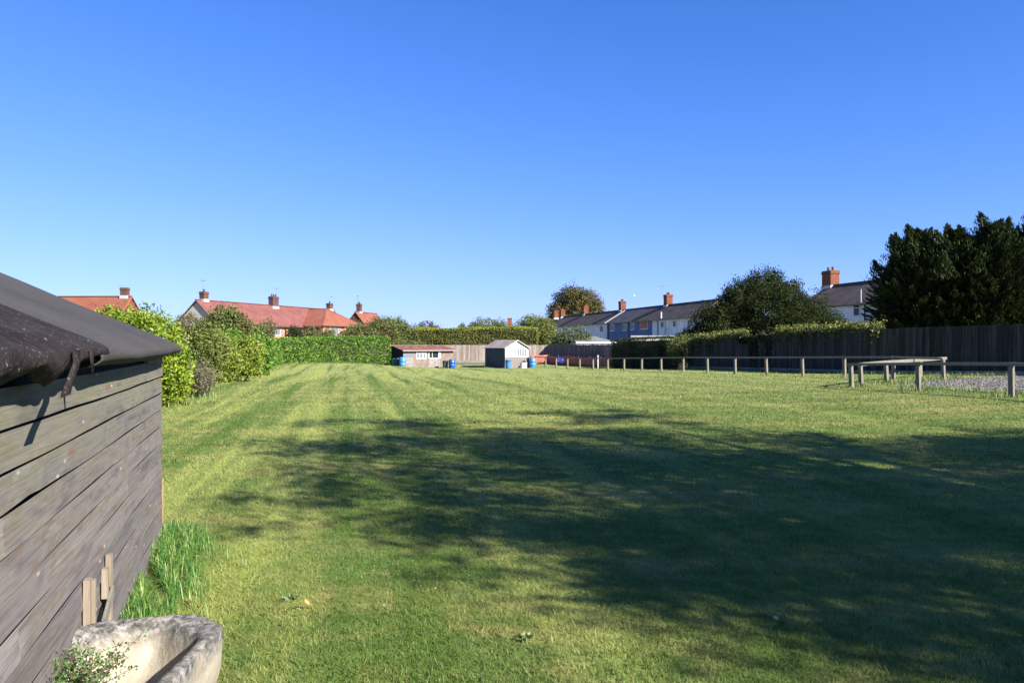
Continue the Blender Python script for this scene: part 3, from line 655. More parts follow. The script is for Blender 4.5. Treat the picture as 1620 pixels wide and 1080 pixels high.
# ================================================================== STONE TROUGH
def trough():
    t = thing('stone_trough', 'old cream stone trough with lichened rim beside the foreground shed', 'trough', (-1.52, 2.68, gz(-1.5, 2.7)), math.radians(2))
    hw, hl, H = .325, .66, .37
    def ring(w, l, ch, z, rot=0): 
        pts = [(-w + ch, -l), (w - ch, -l), (w, -l + ch), (w, l - ch * 1.3), (w - ch * 1.6, l), (-w + ch, l - .03), (-w, l - ch - .05), (-w, -l + ch)]
        out = []
        for i in range(8):
            a = pts[i]; c = pts[(i + 1) % 8]
            for k in range(4): out.append((a[0] + (c[0] - a[0]) * k / 4, a[1] + (c[1] - a[1]) * k / 4, z))
        return out
    rings = [ring(hw * .93, hl * .95, .07, 0), ring(hw * .97, hl * .98, .08, H * .5), ring(hw, hl, .09, H - .03), ring(hw - .008, hl - .008, .088, H - .006), ring(hw - .022, hl - .022, .085, H),
             ring(hw - .052, hl - .052, .12, H - .002), ring(hw - .068, hl - .068, .125, H - .018), ring(hw - .10, hl - .11, .13, H - .14), ring(hw - .13, hl - .14, .13, H - .26)]
    b = MB(); K = 32
    for r in rings:
        for p in r: k_ = .009 * math.sin(p[0] * 13 + 1) + .007 * math.sin(p[1] * 17 + 2) - .012 * math.cos(p[0] * 5); b.v.append((p[0] + random.uniform(-.005, .005), p[1] + random.uniform(-.005, .005), p[2] + (k_ if p[2] > .3 else 0) + random.uniform(-.005, .005)))
    for i in range(len(rings) - 1):
        for j in range(K): b.f.append((i * K + j, i * K + (j + 1) % K, (i + 1) * K + (j + 1) % K, (i + 1) * K + j))
    b.f.append(tuple(range(K))[::-1]); b.f.append(tuple((len(rings) - 1) * K + j for j in range(K)))
    m, n, l, p = _mat('trough_stone_rim')
    tc = n.new("ShaderNodeTexCoord"); s = n.new("ShaderNodeSeparateXYZ"); l.new(tc.outputs['Object'], s.inputs[0])
    co = _coord(n, l); a = _noise(n, l, co, 6, 6); c = _noise(n, l, co, 28, 5, .7)
    r = _ramp(n, [(.3, (.25, .215, .155)), (.55, (.33, .29, .22)), (.75, (.38, .345, .28))]); l.new(a.outputs[0], r.inputs[0])
    q = n.new("ShaderNodeMapRange"); q.inputs[1].default_value = H - .13; q.inputs[2].default_value = H - .04; l.new(s.outputs[2], q.inputs[0])
    md = n.new("ShaderNodeMath"); md.operation = 'MULTIPLY'; rr = n.new("ShaderNodeMapRange"); rr.inputs[1].default_value = .30; rr.inputs[2].default_value = .46; l.new(a.outputs[0], rr.inputs[0])
    l.new(q.outputs[0], md.inputs[0]); l.new(rr.outputs[0], md.inputs[1])
    lich = _ramp(n, [(.38, (.05, .046, .042)), (.5, (.12, .112, .10)), (.60, (.24, .23, .215))]); l.new(c.outputs[0], lich.inputs[0])
    out = _mix(n, l, r.outputs[0], lich.outputs[0], md.outputs[0])
    l.new(out, p.inputs['Base Color']); p.inputs['Roughness'].default_value = .95; p.inputs['Specular IOR Level'].default_value = .15
    bu = n.new("ShaderNodeBump"); bu.inputs['Strength'].default_value = .8; bu.inputs['Distance'].default_value = .008; l.new(c.outputs[0], bu.inputs['Height']); l.new(bu.outputs[0], p.inputs['Normal'])
    o_ = b.build('basin', m, t, smooth=True); sb_ = o_.modifiers.new('soft', 'SUBSURF'); sb_.levels = 1; sb_.render_levels = 1
    b = MB(); g = []
    for i in range(14):
        for j in range(26):
            x = -.19 + .38 * i / 13; y = -.56 + 1.12 * j / 25; b.v.append((x, y, H - .235 + .012 * math.sin(9 * x + 7 * y) + .03 * (y < -.1) * min(1, (-.1 - y) / .3) + random.uniform(-.006, .006)))
    for i in range(13):
        for j in range(25): b.f.append((i * 26 + j, (i + 1) * 26 + j, (i + 1) * 26 + j + 1, i * 26 + j + 1))
    b.build('soil', M['soil'], t)
trough()
# herb growing in and beside the trough
def stem_plant(name, label, base, stems, m, leaf, H, spread, cat='plant', per=45, group=None, rad=.003, curve=.4):
    t = thing(name, label, cat, base, 0, group); sb = MB(); P = []
    for s in range(stems):
        a = random.uniform(0, 6.28); r0 = random.uniform(0, spread * .35); L = H * random.uniform(.6, 1.1); lean = random.uniform(.1, 1) * spread
        p0 = Vector((math.cos(a) * r0, math.sin(a) * r0, 0)); pts = []
        for k in range(6):
            u = k / 5; pts.append(p0 + Vector((math.cos(a + curve * u) * lean * u ** 1.4, math.sin(a + curve * u) * lean * u ** 1.4, L * u * (1 - .2 * u))))
        sb.tube(pts, [rad * (1 - .6 * k / 5) for k in range(6)], 5)
        for k in range(per):
            u = random.uniform(.25, 1); i = min(4, int(u * 5)); f = u * 5 - i; q = pts[i].lerp(pts[i + 1], f)
            P.append(tuple(q + Vector((random.gauss(0, leaf * .9), random.gauss(0, leaf * .9), random.gauss(0, leaf * .6)))))
    sb.build('stem', M['stem_red'], t); P = np.array(P)
    np_mesh('foliage', leaves(P, leaf, .6), 4, m, t, rnd=rng.random(len(P))); return t
stem_plant('herb_plant', 'bushy small-leaved green herb spilling over the left side of the stone trough', (-1.67, 2.86, .17), 36, M['leaf_herb'], .015, .26, .22, per=75)
stem_plant('herb_plant', 'sparse reddish stem with few leaves standing inside the stone trough', (-1.50, 2.70, .14), 3, M['leaf_herb'], .018, .30, .03, per=14, rad=.0028)
stem_plant('herb_plant', 'low clump of green herb at the near end of the stone trough', (-1.60, 2.42, .17), 12, M['leaf_herb'], .017, .22, .16, per=50)
# dandelion, dead leaf, small weeds
def dandelion(x, y):
    t = thing('dandelion', 'single yellow dandelion flower in the grass right of the stone trough', 'flower', (x, y, gz(x, y)))
    MB().tube([(0, 0, 0), (.006, 0, .05), (.002, .004, .11)], .0025, 6).build('stem', M['leaf_herb'], t)
    b = MB()
    for ring, (r, z, k) in enumerate(((.019, .112, 18), (.013, .117, 14), (.007, .12, 9))):
        for i in range(k):
            a = 6.283 * i / k + ring; c, s = math.cos(a), math.sin(a); w_ = .003
            b.add([(.002, .004, .108), (.002 + c * r - s * w_, .004 + s * r + c * w_, z), (.002 + c * r * 1.12, .004 + s * r * 1.12, z + .001), (.002 + c * r + s * w_, .004 + s * r - c * w_, z)], [(0, 1, 2, 3)])
    b.build('flower_head', M['petal'], t)
    P = np.array([[math.cos(a) * .05, math.sin(a) * .05, .025] for a in np.linspace(0, 6, 9)]); dr = unit(P * [1, 1, .3])
    np_mesh('leaf_rosette', leaves(P, .10, .22, dr, .1), 4, M['leaf_herb'], t, rnd=rng.random(9))
dandelion(XD(375, 2.93), 2.93)
def dead_leaf(x, y):
    b = MB(); n_ = 8; b.v.append((0, 0, .012))
    prof = [(0, -.045), (.018, -.025), (.024, 0), (.016, .025), (0, .045), (-.016, .025), (-.024, 0), (-.018, -.025)]
    b.v += [(p[0], p[1], .012 + .012 * abs(p[0]) / .024 + .01 * (p[1] / .045) ** 2) for p in prof]; b.f = [(0, i + 1, (i + 1) % 8 + 1) for i in range(8)]
    o = b.build('fallen_leaf', M['dead_leaf']); o.location = (x, y, gz(x, y) + .03); o.scale = (.6, .6, .8); o.rotation_euler = (.5, .2, .9); o.modifiers.new('thick', 'SOLIDIFY').thickness = .001
    tag(o, 'single curled orange fallen leaf lying on the open lawn', 'leaf')
dead_leaf(XD(484, 4.4), 4.4)
n = 60; i = 0
for (px, D_, lab) in ((462, 4.55, 'pale green weed leaves beside the orange fallen leaf'), (830, 3.95, 'low dark weed rosette in the grass at the bottom centre'), (300, 5.4, 'small weed clump right of the long grass by the shed'), (1235, 4.2, 'flat weed rosette in the lower right shaded lawn')):
    X_ = XD(px, D_); P = []
    t = thing('weed_rosette', lab, 'weed', (X_, D_, gz(X_, D_)), 0, 'weed rosettes in the lawn')
    k = 16; a = rng.uniform(0, 6.28, k); r = rng.uniform(.02, .07, k); P = np.stack([np.cos(a) * r, np.sin(a) * r, rng.uniform(.02, .045, k)], 1)
    np_mesh('foliage', leaves(P * [.75, .75, .8], .038, .5, unit(P * [1, 1, .5]), .5), 4, M['leaf_herb'], t, rnd=rng.random(k))

# ================================================================== FENCES
def close_board(name, label, pts, zt, m, group=None, board=.15, gravel=True, cat='fence', postm=None, jag=.015, zb=None):
    """vertical boards along a polyline of (x, y); zt = top height at each point"""
    o0 = Vector((pts[0][0], pts[0][1], 0)); t = thing(name, label, cat, (pts[0][0], pts[0][1], gz(*pts[0])), 0, group); zoff = t.location.z
    for s in range(len(pts) - 1):
        a = Vector((*pts[s], 0)); c = Vector((*pts[s + 1], 0)); L = (c - a).length; ang = math.atan2((c - a).y, (c - a).x); n_ = int(L / board)
        b = MB(); gb = MB(); nz_ = 0
        for i in range(n_):
            u0 = i / n_; x0 = i * board * (L / (n_ * board)); x1 = x0 + board * .94 * (L / (n_ * board)); mid = a.lerp(c, u0 + .5 / n_); g = gz(mid.x, mid.y) + (.16 if gravel else .0)
            top = zt[s] + (zt[s + 1] - zt[s]) * u0 + random.uniform(-jag, jag)
            yo = random.uniform(-.006, .006)
            b.box(x0, x1, -.012 + yo, .012 + yo, g - zoff, top - zoff)
            b.box(x1 - .015, x1 + .02, .013, .022, g - zoff, top - zoff - .01)
        o = b.build('board_panel', m, t); o.location = a - o0; o.rotation_euler = (0, 0, ang)
        k_ = max(1, round(L / 2.9))
        r_ = MB()
        for i in range(k_):
            pa = a.lerp(c, i / k_); pb = a.lerp(c, (i + 1) / k_); ga = gz(pa.x, pa.y) - zoff; gb_ = gz(pb.x, pb.y) - zoff
            if gravel: r_.beam((L * i / k_ + .01, -.002, ga + .07), (L * (i + 1) / k_ - .01, -.002, gb_ + .07), .05, .18)
        if gravel: o = r_.build('gravel_board', M['board_grey'], t); o.location = a - o0; o.rotation_euler = (0, 0, ang)
        for i in range(k_ + (1 if s == len(pts) - 2 else 0)):
            pa = a.lerp(c, i / k_); ga = gz(pa.x, pa.y) - zoff; top = zt[s] + (zt[s + 1] - zt[s]) * i / k_ - zoff
            pb = MB(); pb.box(-.05, .05, .025, .125, ga - .1, top - .03); q = pb.build('post', postm or m, t); q.location = pa - o0; q.rotation_euler = (0, 0, ang)
    return t
close_board('boarded_fence', 'pale sunlit boarded fence running behind the two far sheds', [(-14, 74.2), (3.45, 74)], [1.27, 1.27], M['fence_far'])
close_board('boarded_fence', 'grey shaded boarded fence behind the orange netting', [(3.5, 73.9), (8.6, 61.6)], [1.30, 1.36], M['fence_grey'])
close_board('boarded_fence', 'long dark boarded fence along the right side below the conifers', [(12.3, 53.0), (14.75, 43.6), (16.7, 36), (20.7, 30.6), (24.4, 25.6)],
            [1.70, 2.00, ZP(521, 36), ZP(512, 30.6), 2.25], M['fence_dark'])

def rail_fence(name, label, posts, h, rw=.10, rh=.075, extra=0, group=None, lean=.02, end=0.0, endb=0.0):
    x0, y0 = posts[0][:2]; z0 = gz(x0, y0); t = thing(name, label, 'rail fence', (x0, y0, z0), 0, group); tops = []
    for p in posts:
        x, y = p[:2]; hh = p[2] if len(p) > 2 else h; g = gz(x, y); b = MB(); w_ = .055
        R = Matrix.Rotation(random.uniform(.40, .62), 3, 'Z'); lx_, ly_ = random.uniform(-lean, lean) - .02, random.uniform(-lean, lean)
        b.add([tuple(R @ Vector((i * w_, j * w_, 0)) + Vector((x - x0, y - y0, g - z0 - .2))) for i, j in ((-1, -1), (1, -1), (1, 1), (-1, 1))] +
              [tuple(R @ Vector((i * w_, j * w_, 0)) + Vector((x - x0 + lx_, y - y0 + ly_, g - z0 + hh))) for i, j in ((-1, -1), (1, -1), (1, 1), (-1, 1))],
              [(3, 2, 1, 0), (4, 5, 6, 7), (0, 1, 5, 4), (1, 2, 6, 5), (2, 3, 7, 6), (3, 0, 4, 7)])
        b.build('post', M['rail'], t, bevel=.006); tops.append(Vector((x - x0 + lx_, y - y0 + ly_, g - z0 + hh + rh / 2)))
    d0 = (tops[0] - tops[1]).normalized(); d1 = (tops[-1] - tops[-2]).normalized(); ends = [tops[0] + d0 * end] + tops[1:-1] + [tops[-1] + d1 * endb]
    for i, (a, c) in enumerate(zip(ends[:-1], ends[1:])):
        if i % 2 == 0 or i == len(ends) - 2:
            b = MB()
            stop = min(i + 2, len(ends) - 1) if i != len(ends) - 2 or i % 2 == 0 else i + 1
            seg = ends[i:stop + 1]
            if i % 2 == 1: continue
            for q, r in zip(seg[:-1], seg[1:]): b.beam(q, r - (r - q).normalized() * .004, rw, rh)
            b.build('rail', M['rail'], t, bevel=.008)
    return t
Lp = [(2.15 + .763 * k, 68 - 2.467 * k, .80) for k in range(17)] + [(15.6, 27.4, .74)]
rail_fence('knee_rail_fence', 'long low timber post and rail fence running back beside the lawn', Lp, .78)
Fp = [(10.75, 24.0, .69), (11.2, 24.0 - 3.1, .72), (11.92, 18.1, .74), (12.55, 15.2, .74)]
rail_fence('knee_rail_fence', 'nearest low timber rail in front of the gravel, leaving the right edge', Fp, .74, rw=.09, rh=.08, end=.12)
Sp = [(11.15, 24.2, .66), (13.05, 26.4, .66), (15.4, 28.6, .66), (17.4, 30.6, .68)]
rail_fence('knee_rail_fence', 'short raised timber rail slanting back across the gravel corner', Sp, .66, rw=.11, rh=.11, endb=.35)
# tufts round the posts and along fences
X = []; Y = []
for (x, y, h_) in Fp + Sp:
    k = 90; X += list(x + rng.normal(size=k) * .28); Y += list(y + rng.normal(size=k) * .3)
for (x, y, h_) in Lp:
    k = 50; X += list(x + rng.normal(size=k) * .22); Y += list(y + rng.normal(size=k) * .3)
k = 900; u = rng.random(k); X += list(12.0 + 5.5 * u + rng.normal(size=k) * .3); Y += list(24.3 + 5.6 * u + rng.normal(size=k) * .5)
k = 700; u = rng.random(k); X += list(11.9 + .9 * u + rng.normal(size=k) * .12); Y += list(23 - 7 * u + rng.normal(size=k) * .3)
for (a, c) in (((12.0, 52.5), (14.4, 43.6)), ((14.4, 43.6), (16.3, 36)), ((16.3, 36), (20.0, 30.2))):
    k = 1300; u = rng.random(k); X += list(a[0] + (c[0] - a[0]) * u - np.abs(rng.normal(size=k)) * .45); Y += list(a[1] + (c[1] - a[1]) * u + rng.normal(size=k) * .2)
X = np.array(X); Y = np.array(Y)
dim('leaf_grass', .85)
M['leaf_rough'] = leafmat('rough_grass_blades', [(.05, .10, .02), (.10, .17, .035), (.19, .25, .06), (.34, .32, .14)], rough=.6, trans=.3)
tall('rough_grass', X, Y, rng.uniform(.06, .20, len(X)), rng.uniform(.010, .022, len(X)), M['leaf_rough'], 'rough unmown grass round the rail posts and fence feet')
# verge of rougher grass along the left and far edges
X = []; Y = []
for (a, c) in (((-9.4, 16.5), (-8.2, 19.2)), ((-8.2, 19.2), (-11.6, 29)), ((-11.6, 29), (-14, 39)), ((-14, 39), (-15.6, 50)), ((-15.6, 50), (-14.6, 56)), ((-14.6, 56), (-11.2, 62)), ((-9.7, 64.8), (-5.3, 67.8)), ((-2.6, 65), (1.6, 66.5))):
    k = 700; u = rng.random(k); X += list(a[0] + (c[0] - a[0]) * u + rng.normal(size=k) * .25); Y += list(a[1] + (c[1] - a[1]) * u + rng.normal(size=k) * .3)
X = np.array(X); Y = np.array(Y)
tall('rough_grass', X, Y, rng.uniform(.05, .18, len(X)), rng.uniform(.010, .024, len(X)), M['leaf_rough'], 'rough unmown grass below the left hedge and the far sheds')

# orange netting along the shaded fence
def netting():
    b = MB(); K = 90; pts = [(1.7, 70.6), (3.4, 71.2), (5.4, 66.6), (8.1, 60.6)]
    seg = [0]; 
    for i in range(3): seg.append(seg[-1] + math.dist(pts[i], pts[i + 1]))
    for k in range(K + 1):
        s = seg[-1] * k / K; i = max(j for j in range(3) if seg[j] <= s + 1e-6); f = (s - seg[i]) / (seg[i + 1] - seg[i]); x = pts[i][0] + (pts[i + 1][0] - pts[i][0]) * f; y = pts[i][1] + (pts[i + 1][1] - pts[i][1]) * f
        g = gz(x, y); sag = .06 * math.sin(s * 1.3) + .03 * math.sin(s * 4.1)
        for j in range(7):
            u = j / 6; b.v.append((x - pts[0][0] + .02 * math.sin(s * 4 + u * 3), y - pts[0][1] + .02 * math.sin(s * 3.1 + u * 3), g - gz(*pts[0]) + .12 + (.68 + sag) * u))
    b.f = [(k * 7 + j, k * 7 + j + 1, (k + 1) * 7 + j + 1, (k + 1) * 7 + j) for k in range(K) for j in range(6)]
    t = thing('barrier_netting', 'orange plastic barrier netting strung below the shaded grey fence', 'netting', (pts[0][0], pts[0][1], gz(*pts[0])))
    o = b.build('net', M['netting'], t, smooth=True); o.modifiers.new('thick', 'SOLIDIFY').thickness = .01
    for s in np.linspace(0, seg[-1], 8):
        i = max(j for j in range(3) if seg[j] <= s + 1e-6); f = (s - seg[i]) / (seg[i + 1] - seg[i]); x = pts[i][0] + (pts[i + 1][0] - pts[i][0]) * f; y = pts[i][1] + (pts[i + 1][1] - pts[i][1]) * f
        MB().tube([(x - pts[0][0] - .03, y - pts[0][1] - .1, -.15 + gz(x, y) - gz(*pts[0])), (x - pts[0][0], y - pts[0][1] - .1, .92 + gz(x, y) - gz(*pts[0]))], .015, 6).build('stake', M['metal'], t)
netting()
x, y = XD(886, 65.5), 65.5
bm = bmesh.new(); bmesh.ops.create_icosphere(bm, subdivisions=3, radius=1)
for v in bm.verts:
    c = v.co.copy(); k = 1 + .16 * math.sin(5 * c.x + 2) * math.cos(4 * c.y) + .12 * math.sin(9 * c.z + 3 * c.x); v.co = Vector((c.x * .42 * k, c.y * .22 * k, max(-.02, .20 + c.z * .26 * k)))
me = bpy.data.meshes.new('blue_bag'); bm.to_mesh(me); bm.free(); me.materials.append(M['tarp']); o = bpy.data.objects.new('blue_bag', me); COL.objects.link(o); o.location = (x, y, gz(x, y)); me.transform(Matrix.Diagonal((.8, .8, 1.0, 1)) @ Matrix.Translation((0, 0, .35)))
tag(o, 'crumpled bright blue bag lying against the orange netting', 'bag')
x, y = XD(946, 59), 59
t = thing('marker_post', 'slim white marker post in front of the netting', 'post', (x, y, gz(x, y)))
MB().box(-.04, .04, -.04, .04, -.1, .95).build('post', M['white'], t, bevel=.01); MB().box(-.06, .06, -.055, .055, .952, 1.05).build('cap', M['lead'], t, bevel=.01)

# ================================================================== FAR SHEDS AND BARRELS
def rotz(a): return Matrix.Rotation(a, 3, 'Z')
HT = math.radians(36.9)
def hut():
    D_ = 65; x, y = XD(638, D_), D_; t = thing('pigeon_hut', 'long low hut with red sheet roof and mismatched windows', 'shed', (x, y, gz(x, y) - .02), HT)
    W = 5.05; H = 1.62
    # side profile towards -x : front y=0 height H, ridge y=1.35, back y=3.05
    prof = [(0, 0), (0, H), (1.75, 1.90), (4.0, 1.2), (4.05, 0)]
    b = MB()
    for (x0, x1) in ((0, .05), (W - .05, W)):
        b.add([(x0, p[0] + .03, p[1]) for p in prof] + [(x1, p[0] + .03, p[1]) for p in prof], [(0, 1, 2, 3, 4), (9, 8, 7, 6, 5)] + [(i, 5 + i, 5 + (i + 1) % 5, (i + 1) % 5) for i in range(5)])
    b.box(.05, W - .05, 4.0, 4.05, 0, 1.2); b.build('side_wall', M['black_wood'], t)
    b = MB(); b.box(3.72, W, 0, .028, 0, H); b.box(1.02, 1.22, 0, .028, 0, H); b.box(2.28, 2.5, 0, .028, 0, H)
    b.each('front_wall', M['ply'], t)
    b = MB(); b.box(1.22, 2.28, 0, .028, 0, .78); b.box(1.22, 2.28, 0, .028, 1.50, H); b.box(0, 1.02, 0, .028, 0, .12); b.each('front_wall', M['ply'], t)
    b = MB(); b.box(.0, 1.02, 0, .028, .12, H); b.box(2.5, 3.72, 0, .028, 0, .82); b.box(2.5, 3.72, 0, .028, 1.5, H); b.each('peeling_panel', M['ply_pale'], t)
    # left pane, white three-light window, right wide window
    b = MB(); b.box(.12, .92, -.012, -.003, .98, 1.42); b.build('pane', M['curtain'], t)
    w = MB(); w.box(1.24, 2.26, -.03, 0, .78, .86); w.box(1.24, 2.26, -.03, 0, 1.44, 1.52); w.box(1.24, 2.26, -.03, 0, 1.26, 1.31)
    for xx in (1.24, 1.545, 1.88, 2.19): w.box(xx, xx + .07, -.031, .001, .861, 1.439)
    wo = w.build('window', M['white'], t); MB().box(1.25, 2.25, .005, .012, .80, 1.50).build('pane', M['leaf_grey'] if False else M['curtain'], wo)
    w = MB(); w.box(2.5, 3.72, -.03, 0, .82, .88); w.box(2.5, 3.72, -.03, 0, 1.44, 1.5); w.box(2.5, 2.56, -.031, 0, .881, 1.439); w.box(3.5, 3.72, -.031, 0, .881, 1.439); w.box(2.85, 2.89, -.025, 0, .881, 1.439)
    wo = w.build('window', M['white'], t); MB().box(2.52, 3.70, .005, .012, .84, 1.48).build('pane', M['glass'], wo)
    b = MB(); b.box(2.42, 2.5, -.02, 0, 0, 1.52); b.box(3.72, 3.78, -.02, 0, 0, 1.52); b.box(1.02, 1.08, -.02, 0, 0, 1.52); b.each('trim', M['ply'], t)
    b = MB(); N_ = 26     # sheet roof
    for i in range(N_):
        x0 = -.18 + (W + .36) * i / N_; x1 = -.18 + (W + .36) * (i + 1) / N_ - .01; dz = .012 * (i % 2)
        b.slab([(x0, -.28, H - .06 + dz), (x1, -.28, H - .06 + dz), (x1, 1.78, 1.95 + dz), (x0, 1.78, 1.95 + dz)], .02)
    r = b.build('roof', M['roof_sheet'], t)
    b = MB(); b.slab([(-.15, 1.80, 1.95), (W + .15, 1.80, 1.95), (W + .15, 4.2, 1.18), (-.15, 4.2, 1.18)], .03); b.build('rear_roof', M['black_wood'], t)
    b = MB(); b.box(-.2, W + .2, -.31, -.285, H - .14, H - .05); b.build('fascia', M['fascia'], t)
    b = MB(); b.box(-.16, .0, .3, .34, .4, .95); b.build('batten', M['pale_wood'], t)
hut()
def small_shed():
    D_ = 64; x, y = XD(799, D_), D_; t = thing('garden_shed', 'small apex shed with white upper gable and dark side, near the rail end', 'shed', (x, y, gz(x, y) - .02), HT)
    W = 2.5; Dp = 2.95; H = 1.74; A = 2.36
    b = MB(); b.box(0, .04, .03, Dp, 0, H); b.box(W - .04, W, .03, Dp, 0, H); 
    for i in range(9): b.box(-.018, -.001, .05 + i * .32, .05 + i * .32 + .06, .0, H - .02)
    b.build('side_wall', M['shed_side'], t)
    b = MB(); b.box(0, W, 0, .028, 0, .93); 
    b.build('gable_wall', M['shed_low'], t)
    b = MB(); b.add([(0, -.01, .93), (W, -.01, .93), (W, -.01, H), (W / 2, -.01, A), (0, -.01, H), (0, .028, .93), (W, .028, .93), (W, .028, H), (W / 2, .028, A), (0, .028, H)],
                    [(0, 1, 2, 3, 4), (9, 8, 7, 6, 5)] + [(i, 5 + i, 5 + (i + 1) % 5, (i + 1) % 5) for i in range(5)])
    b.build('gable_wall', M['shed_white'], t)
    b = MB(); b.box(1.25, 2.3, -.028, -.012, 1.0, 1.66); w = b.build('window', M['white'], t)
    p = MB(); [p.box(1.3 + i * .25, 1.5 + i * .25, -.034, -.03, 1.05, 1.6) for i in range(4)]; p.build('pane', M['curtain'], w)
    b = MB(); b.add([(0, Dp, 0), (W, Dp, 0), (W, Dp, H), (W / 2, Dp, A), (0, Dp, H)], [(4, 3, 2, 1, 0)]); b.build('rear_wall', M['shed_side'], t)
    b = MB(); b.slab([(-.12, -.12, H - .05), (W / 2, -.12, A + .02), (W / 2, Dp + .1, A + .02), (-.12, Dp + .1, H - .05)], -.03)
    b.slab([(W + .12, -.12, H - .05), (W + .12, Dp + .1, H - .05), (W / 2 + .001, Dp + .1, A + .02), (W / 2 + .001, -.12, A + .02)], -.03)
    b.build('roof', M['shed_roof'], t)
    b = MB(); b.beam((-.13, -.14, H - .08), (W / 2, -.14, A), .03, .11, (0, -1, .01)); b.beam((W + .13, -.145, H - .08), (W / 2, -.145, A), .03, .11, (0, -1, .01)); b.build('bargeboard', M['white'], t)
small_shed()
BG = 'plastic barrels beside the far sheds'
def barrel(px, D_, h, r, m, label, shape='drum', base=0, name='water_barrel'):
    x, y = XD(px, D_), D_; t = thing(name, label, 'barrel', (x, y, gz(x, y) + base), random.uniform(0, 3), BG)
    if shape == 'drum':
        pr = [(r * .90, 0), (r * .97, .02), (r, .08), (r, h * .30), (r * 1.03, h * .31), (r * 1.03, h * .34), (r, h * .35), (r, h * .64), (r * 1.03, h * .65), (r * 1.03, h * .68), (r, h * .69), (r, h * .90), (r * .93, h * .965), (r * .80, h)]
    else:
        pr = [(r * .82, 0), (r * .84, .03), (r * .95, h * .6), (r, h * .93), (r * 1.06, h * .94), (r * 1.06, h * .96)]
    MB().lathe(pr, 22).build('body', m, t, smooth=True)
    if shape == 'drum':
        [MB().lathe([(.035, h), (.035, h + .025)], 10, (k * r * .45, 0, 0)).build('bung', M['black'], t) for k in (1, -1)]
    else:
        MB().lathe([(r * 1.08, h * .965), (r * 1.08, h * .98), (r * .6, h), (.05, h + .02)], 22).build('lid', m, t, smooth=True)
    return t
barrel(624, 64.8, .80, .27, M['teal'], 'teal green barrel at the dark left end of the hut', 'tub')
barrel(629.5, 64.6, .86, .28, M['navy'], 'faded dark blue barrel between the teal one and the bright blue one')
barrel(637, 64.0, .92, .30, M['sky_blue'], 'bright sky blue barrel at the left corner of the hut')
barrel(704.5, 66.3, .66, .26, M['dgreen'], 'dark green tub at the right end of the hut', 'tub')
barrel(715, 66.0, .76, .29, M['blue'], 'deep blue barrel at the right end of the hut')
barrel(804, 62.6, .72, .24, M['sky_blue'], 'light blue barrel before the shed corner', 'tub')
barrel(838, 64.8, .84, .27, M['navy'], 'dark navy barrel half hidden behind the blue one right of the small shed')
barrel(842.5, 64.2, .84, .27, M['sky_blue'], 'blue barrel at the right side of the small shed')
x, y = XD(828, 63.9), 63.9
t = thing('white_crate', 'white plastic crate leaning against the gable of the small shed', 'crate', (x, y, gz(x, y)), HT)
MB().box(-.26, .26, -.16, .16, 0, .42).build('body', M['white'], t, bevel=.02); MB().box(-.28, .28, -.18, .18, .421, .46).build('lid', M['white'], t, bevel=.01)

# ================================================================== HOUSES
def gable_roof(L, w, ze, zr, m, parent, oh=.3, hip0=0, hip1=0, name='roof'):
    """ridge along x over a plan 0..L by 0..2w; hip0/hip1 pull the ridge ends in"""
    s = (zr - ze) / w; zo = ze - s * oh
    f0, f1 = (-oh, L + oh); r0 = hip0 if hip0 else f0; r1 = L - hip1 if hip1 else f1
    b = MB(); th = -.09
    E = [(f0, -oh, zo), (f1, -oh, zo), (f1, 2 * w + oh, zo), (f0, 2 * w + oh, zo)]; Rg = [(r0, w, zr), (r1, w, zr)]
    vs = E + Rg + [(p[0], p[1], p[2] + th) for p in E + Rg]
    fs = [(0, 1, 5, 4), (2, 3, 4, 5), (7, 6, 10, 11), (9, 8, 11, 10), (0, 6, 7, 1), (2, 8, 9, 3)]
    fs += [(1, 2, 5), (7, 11, 8), (1, 7, 8, 2)] if hip1 else [(1, 7, 11, 5), (5, 11, 8, 2)]
    fs += [(3, 0, 4), (6, 9, 10), (3, 9, 6, 0)] if hip0 else [(0, 4, 10, 6), (4, 3, 9, 10)]
    b.add(vs, fs); r = b.build(name, m, parent); b = MB()
    b.beam((r0, w, zr + .03), (r1, w, zr + .03), .28, .12)
    for hp, c0, rr in ((hip0, f0, r0), (hip1, f1, r1)):
        if hp:
            b.beam((rr, w, zr + .02), (c0, -oh, zo + .03), .22, .08); b.beam((rr, w, zr + .02), (c0, 2 * w + oh, zo + .03), .22, .08)
    b.build('ridge_tiles', m, r); return r
def wall_box(L, w, ze, zr, m, parent, x0=0, x1=None, gables=True, name='wall', base=-.8):
    x1 = L if x1 is None else x1; b = MB(); d = 2 * w
    ring = [(0, base), (0, ze), (w, zr - .12), (d, ze), (d, base)] if gables else [(0, base), (0, ze), (d, ze), (d, base)]
    k = len(ring); b.add([(x0, p[0], p[1] - .05) for p in ring] + [(x1, p[0], p[1] - .05) for p in ring], [tuple(range(k)), tuple(range(2 * k - 1, k - 1, -1))] + [(i, k + i, k + (i + 1) % k, (i + 1) % k) for i in range(k)])
    return b.build(name, m, parent)
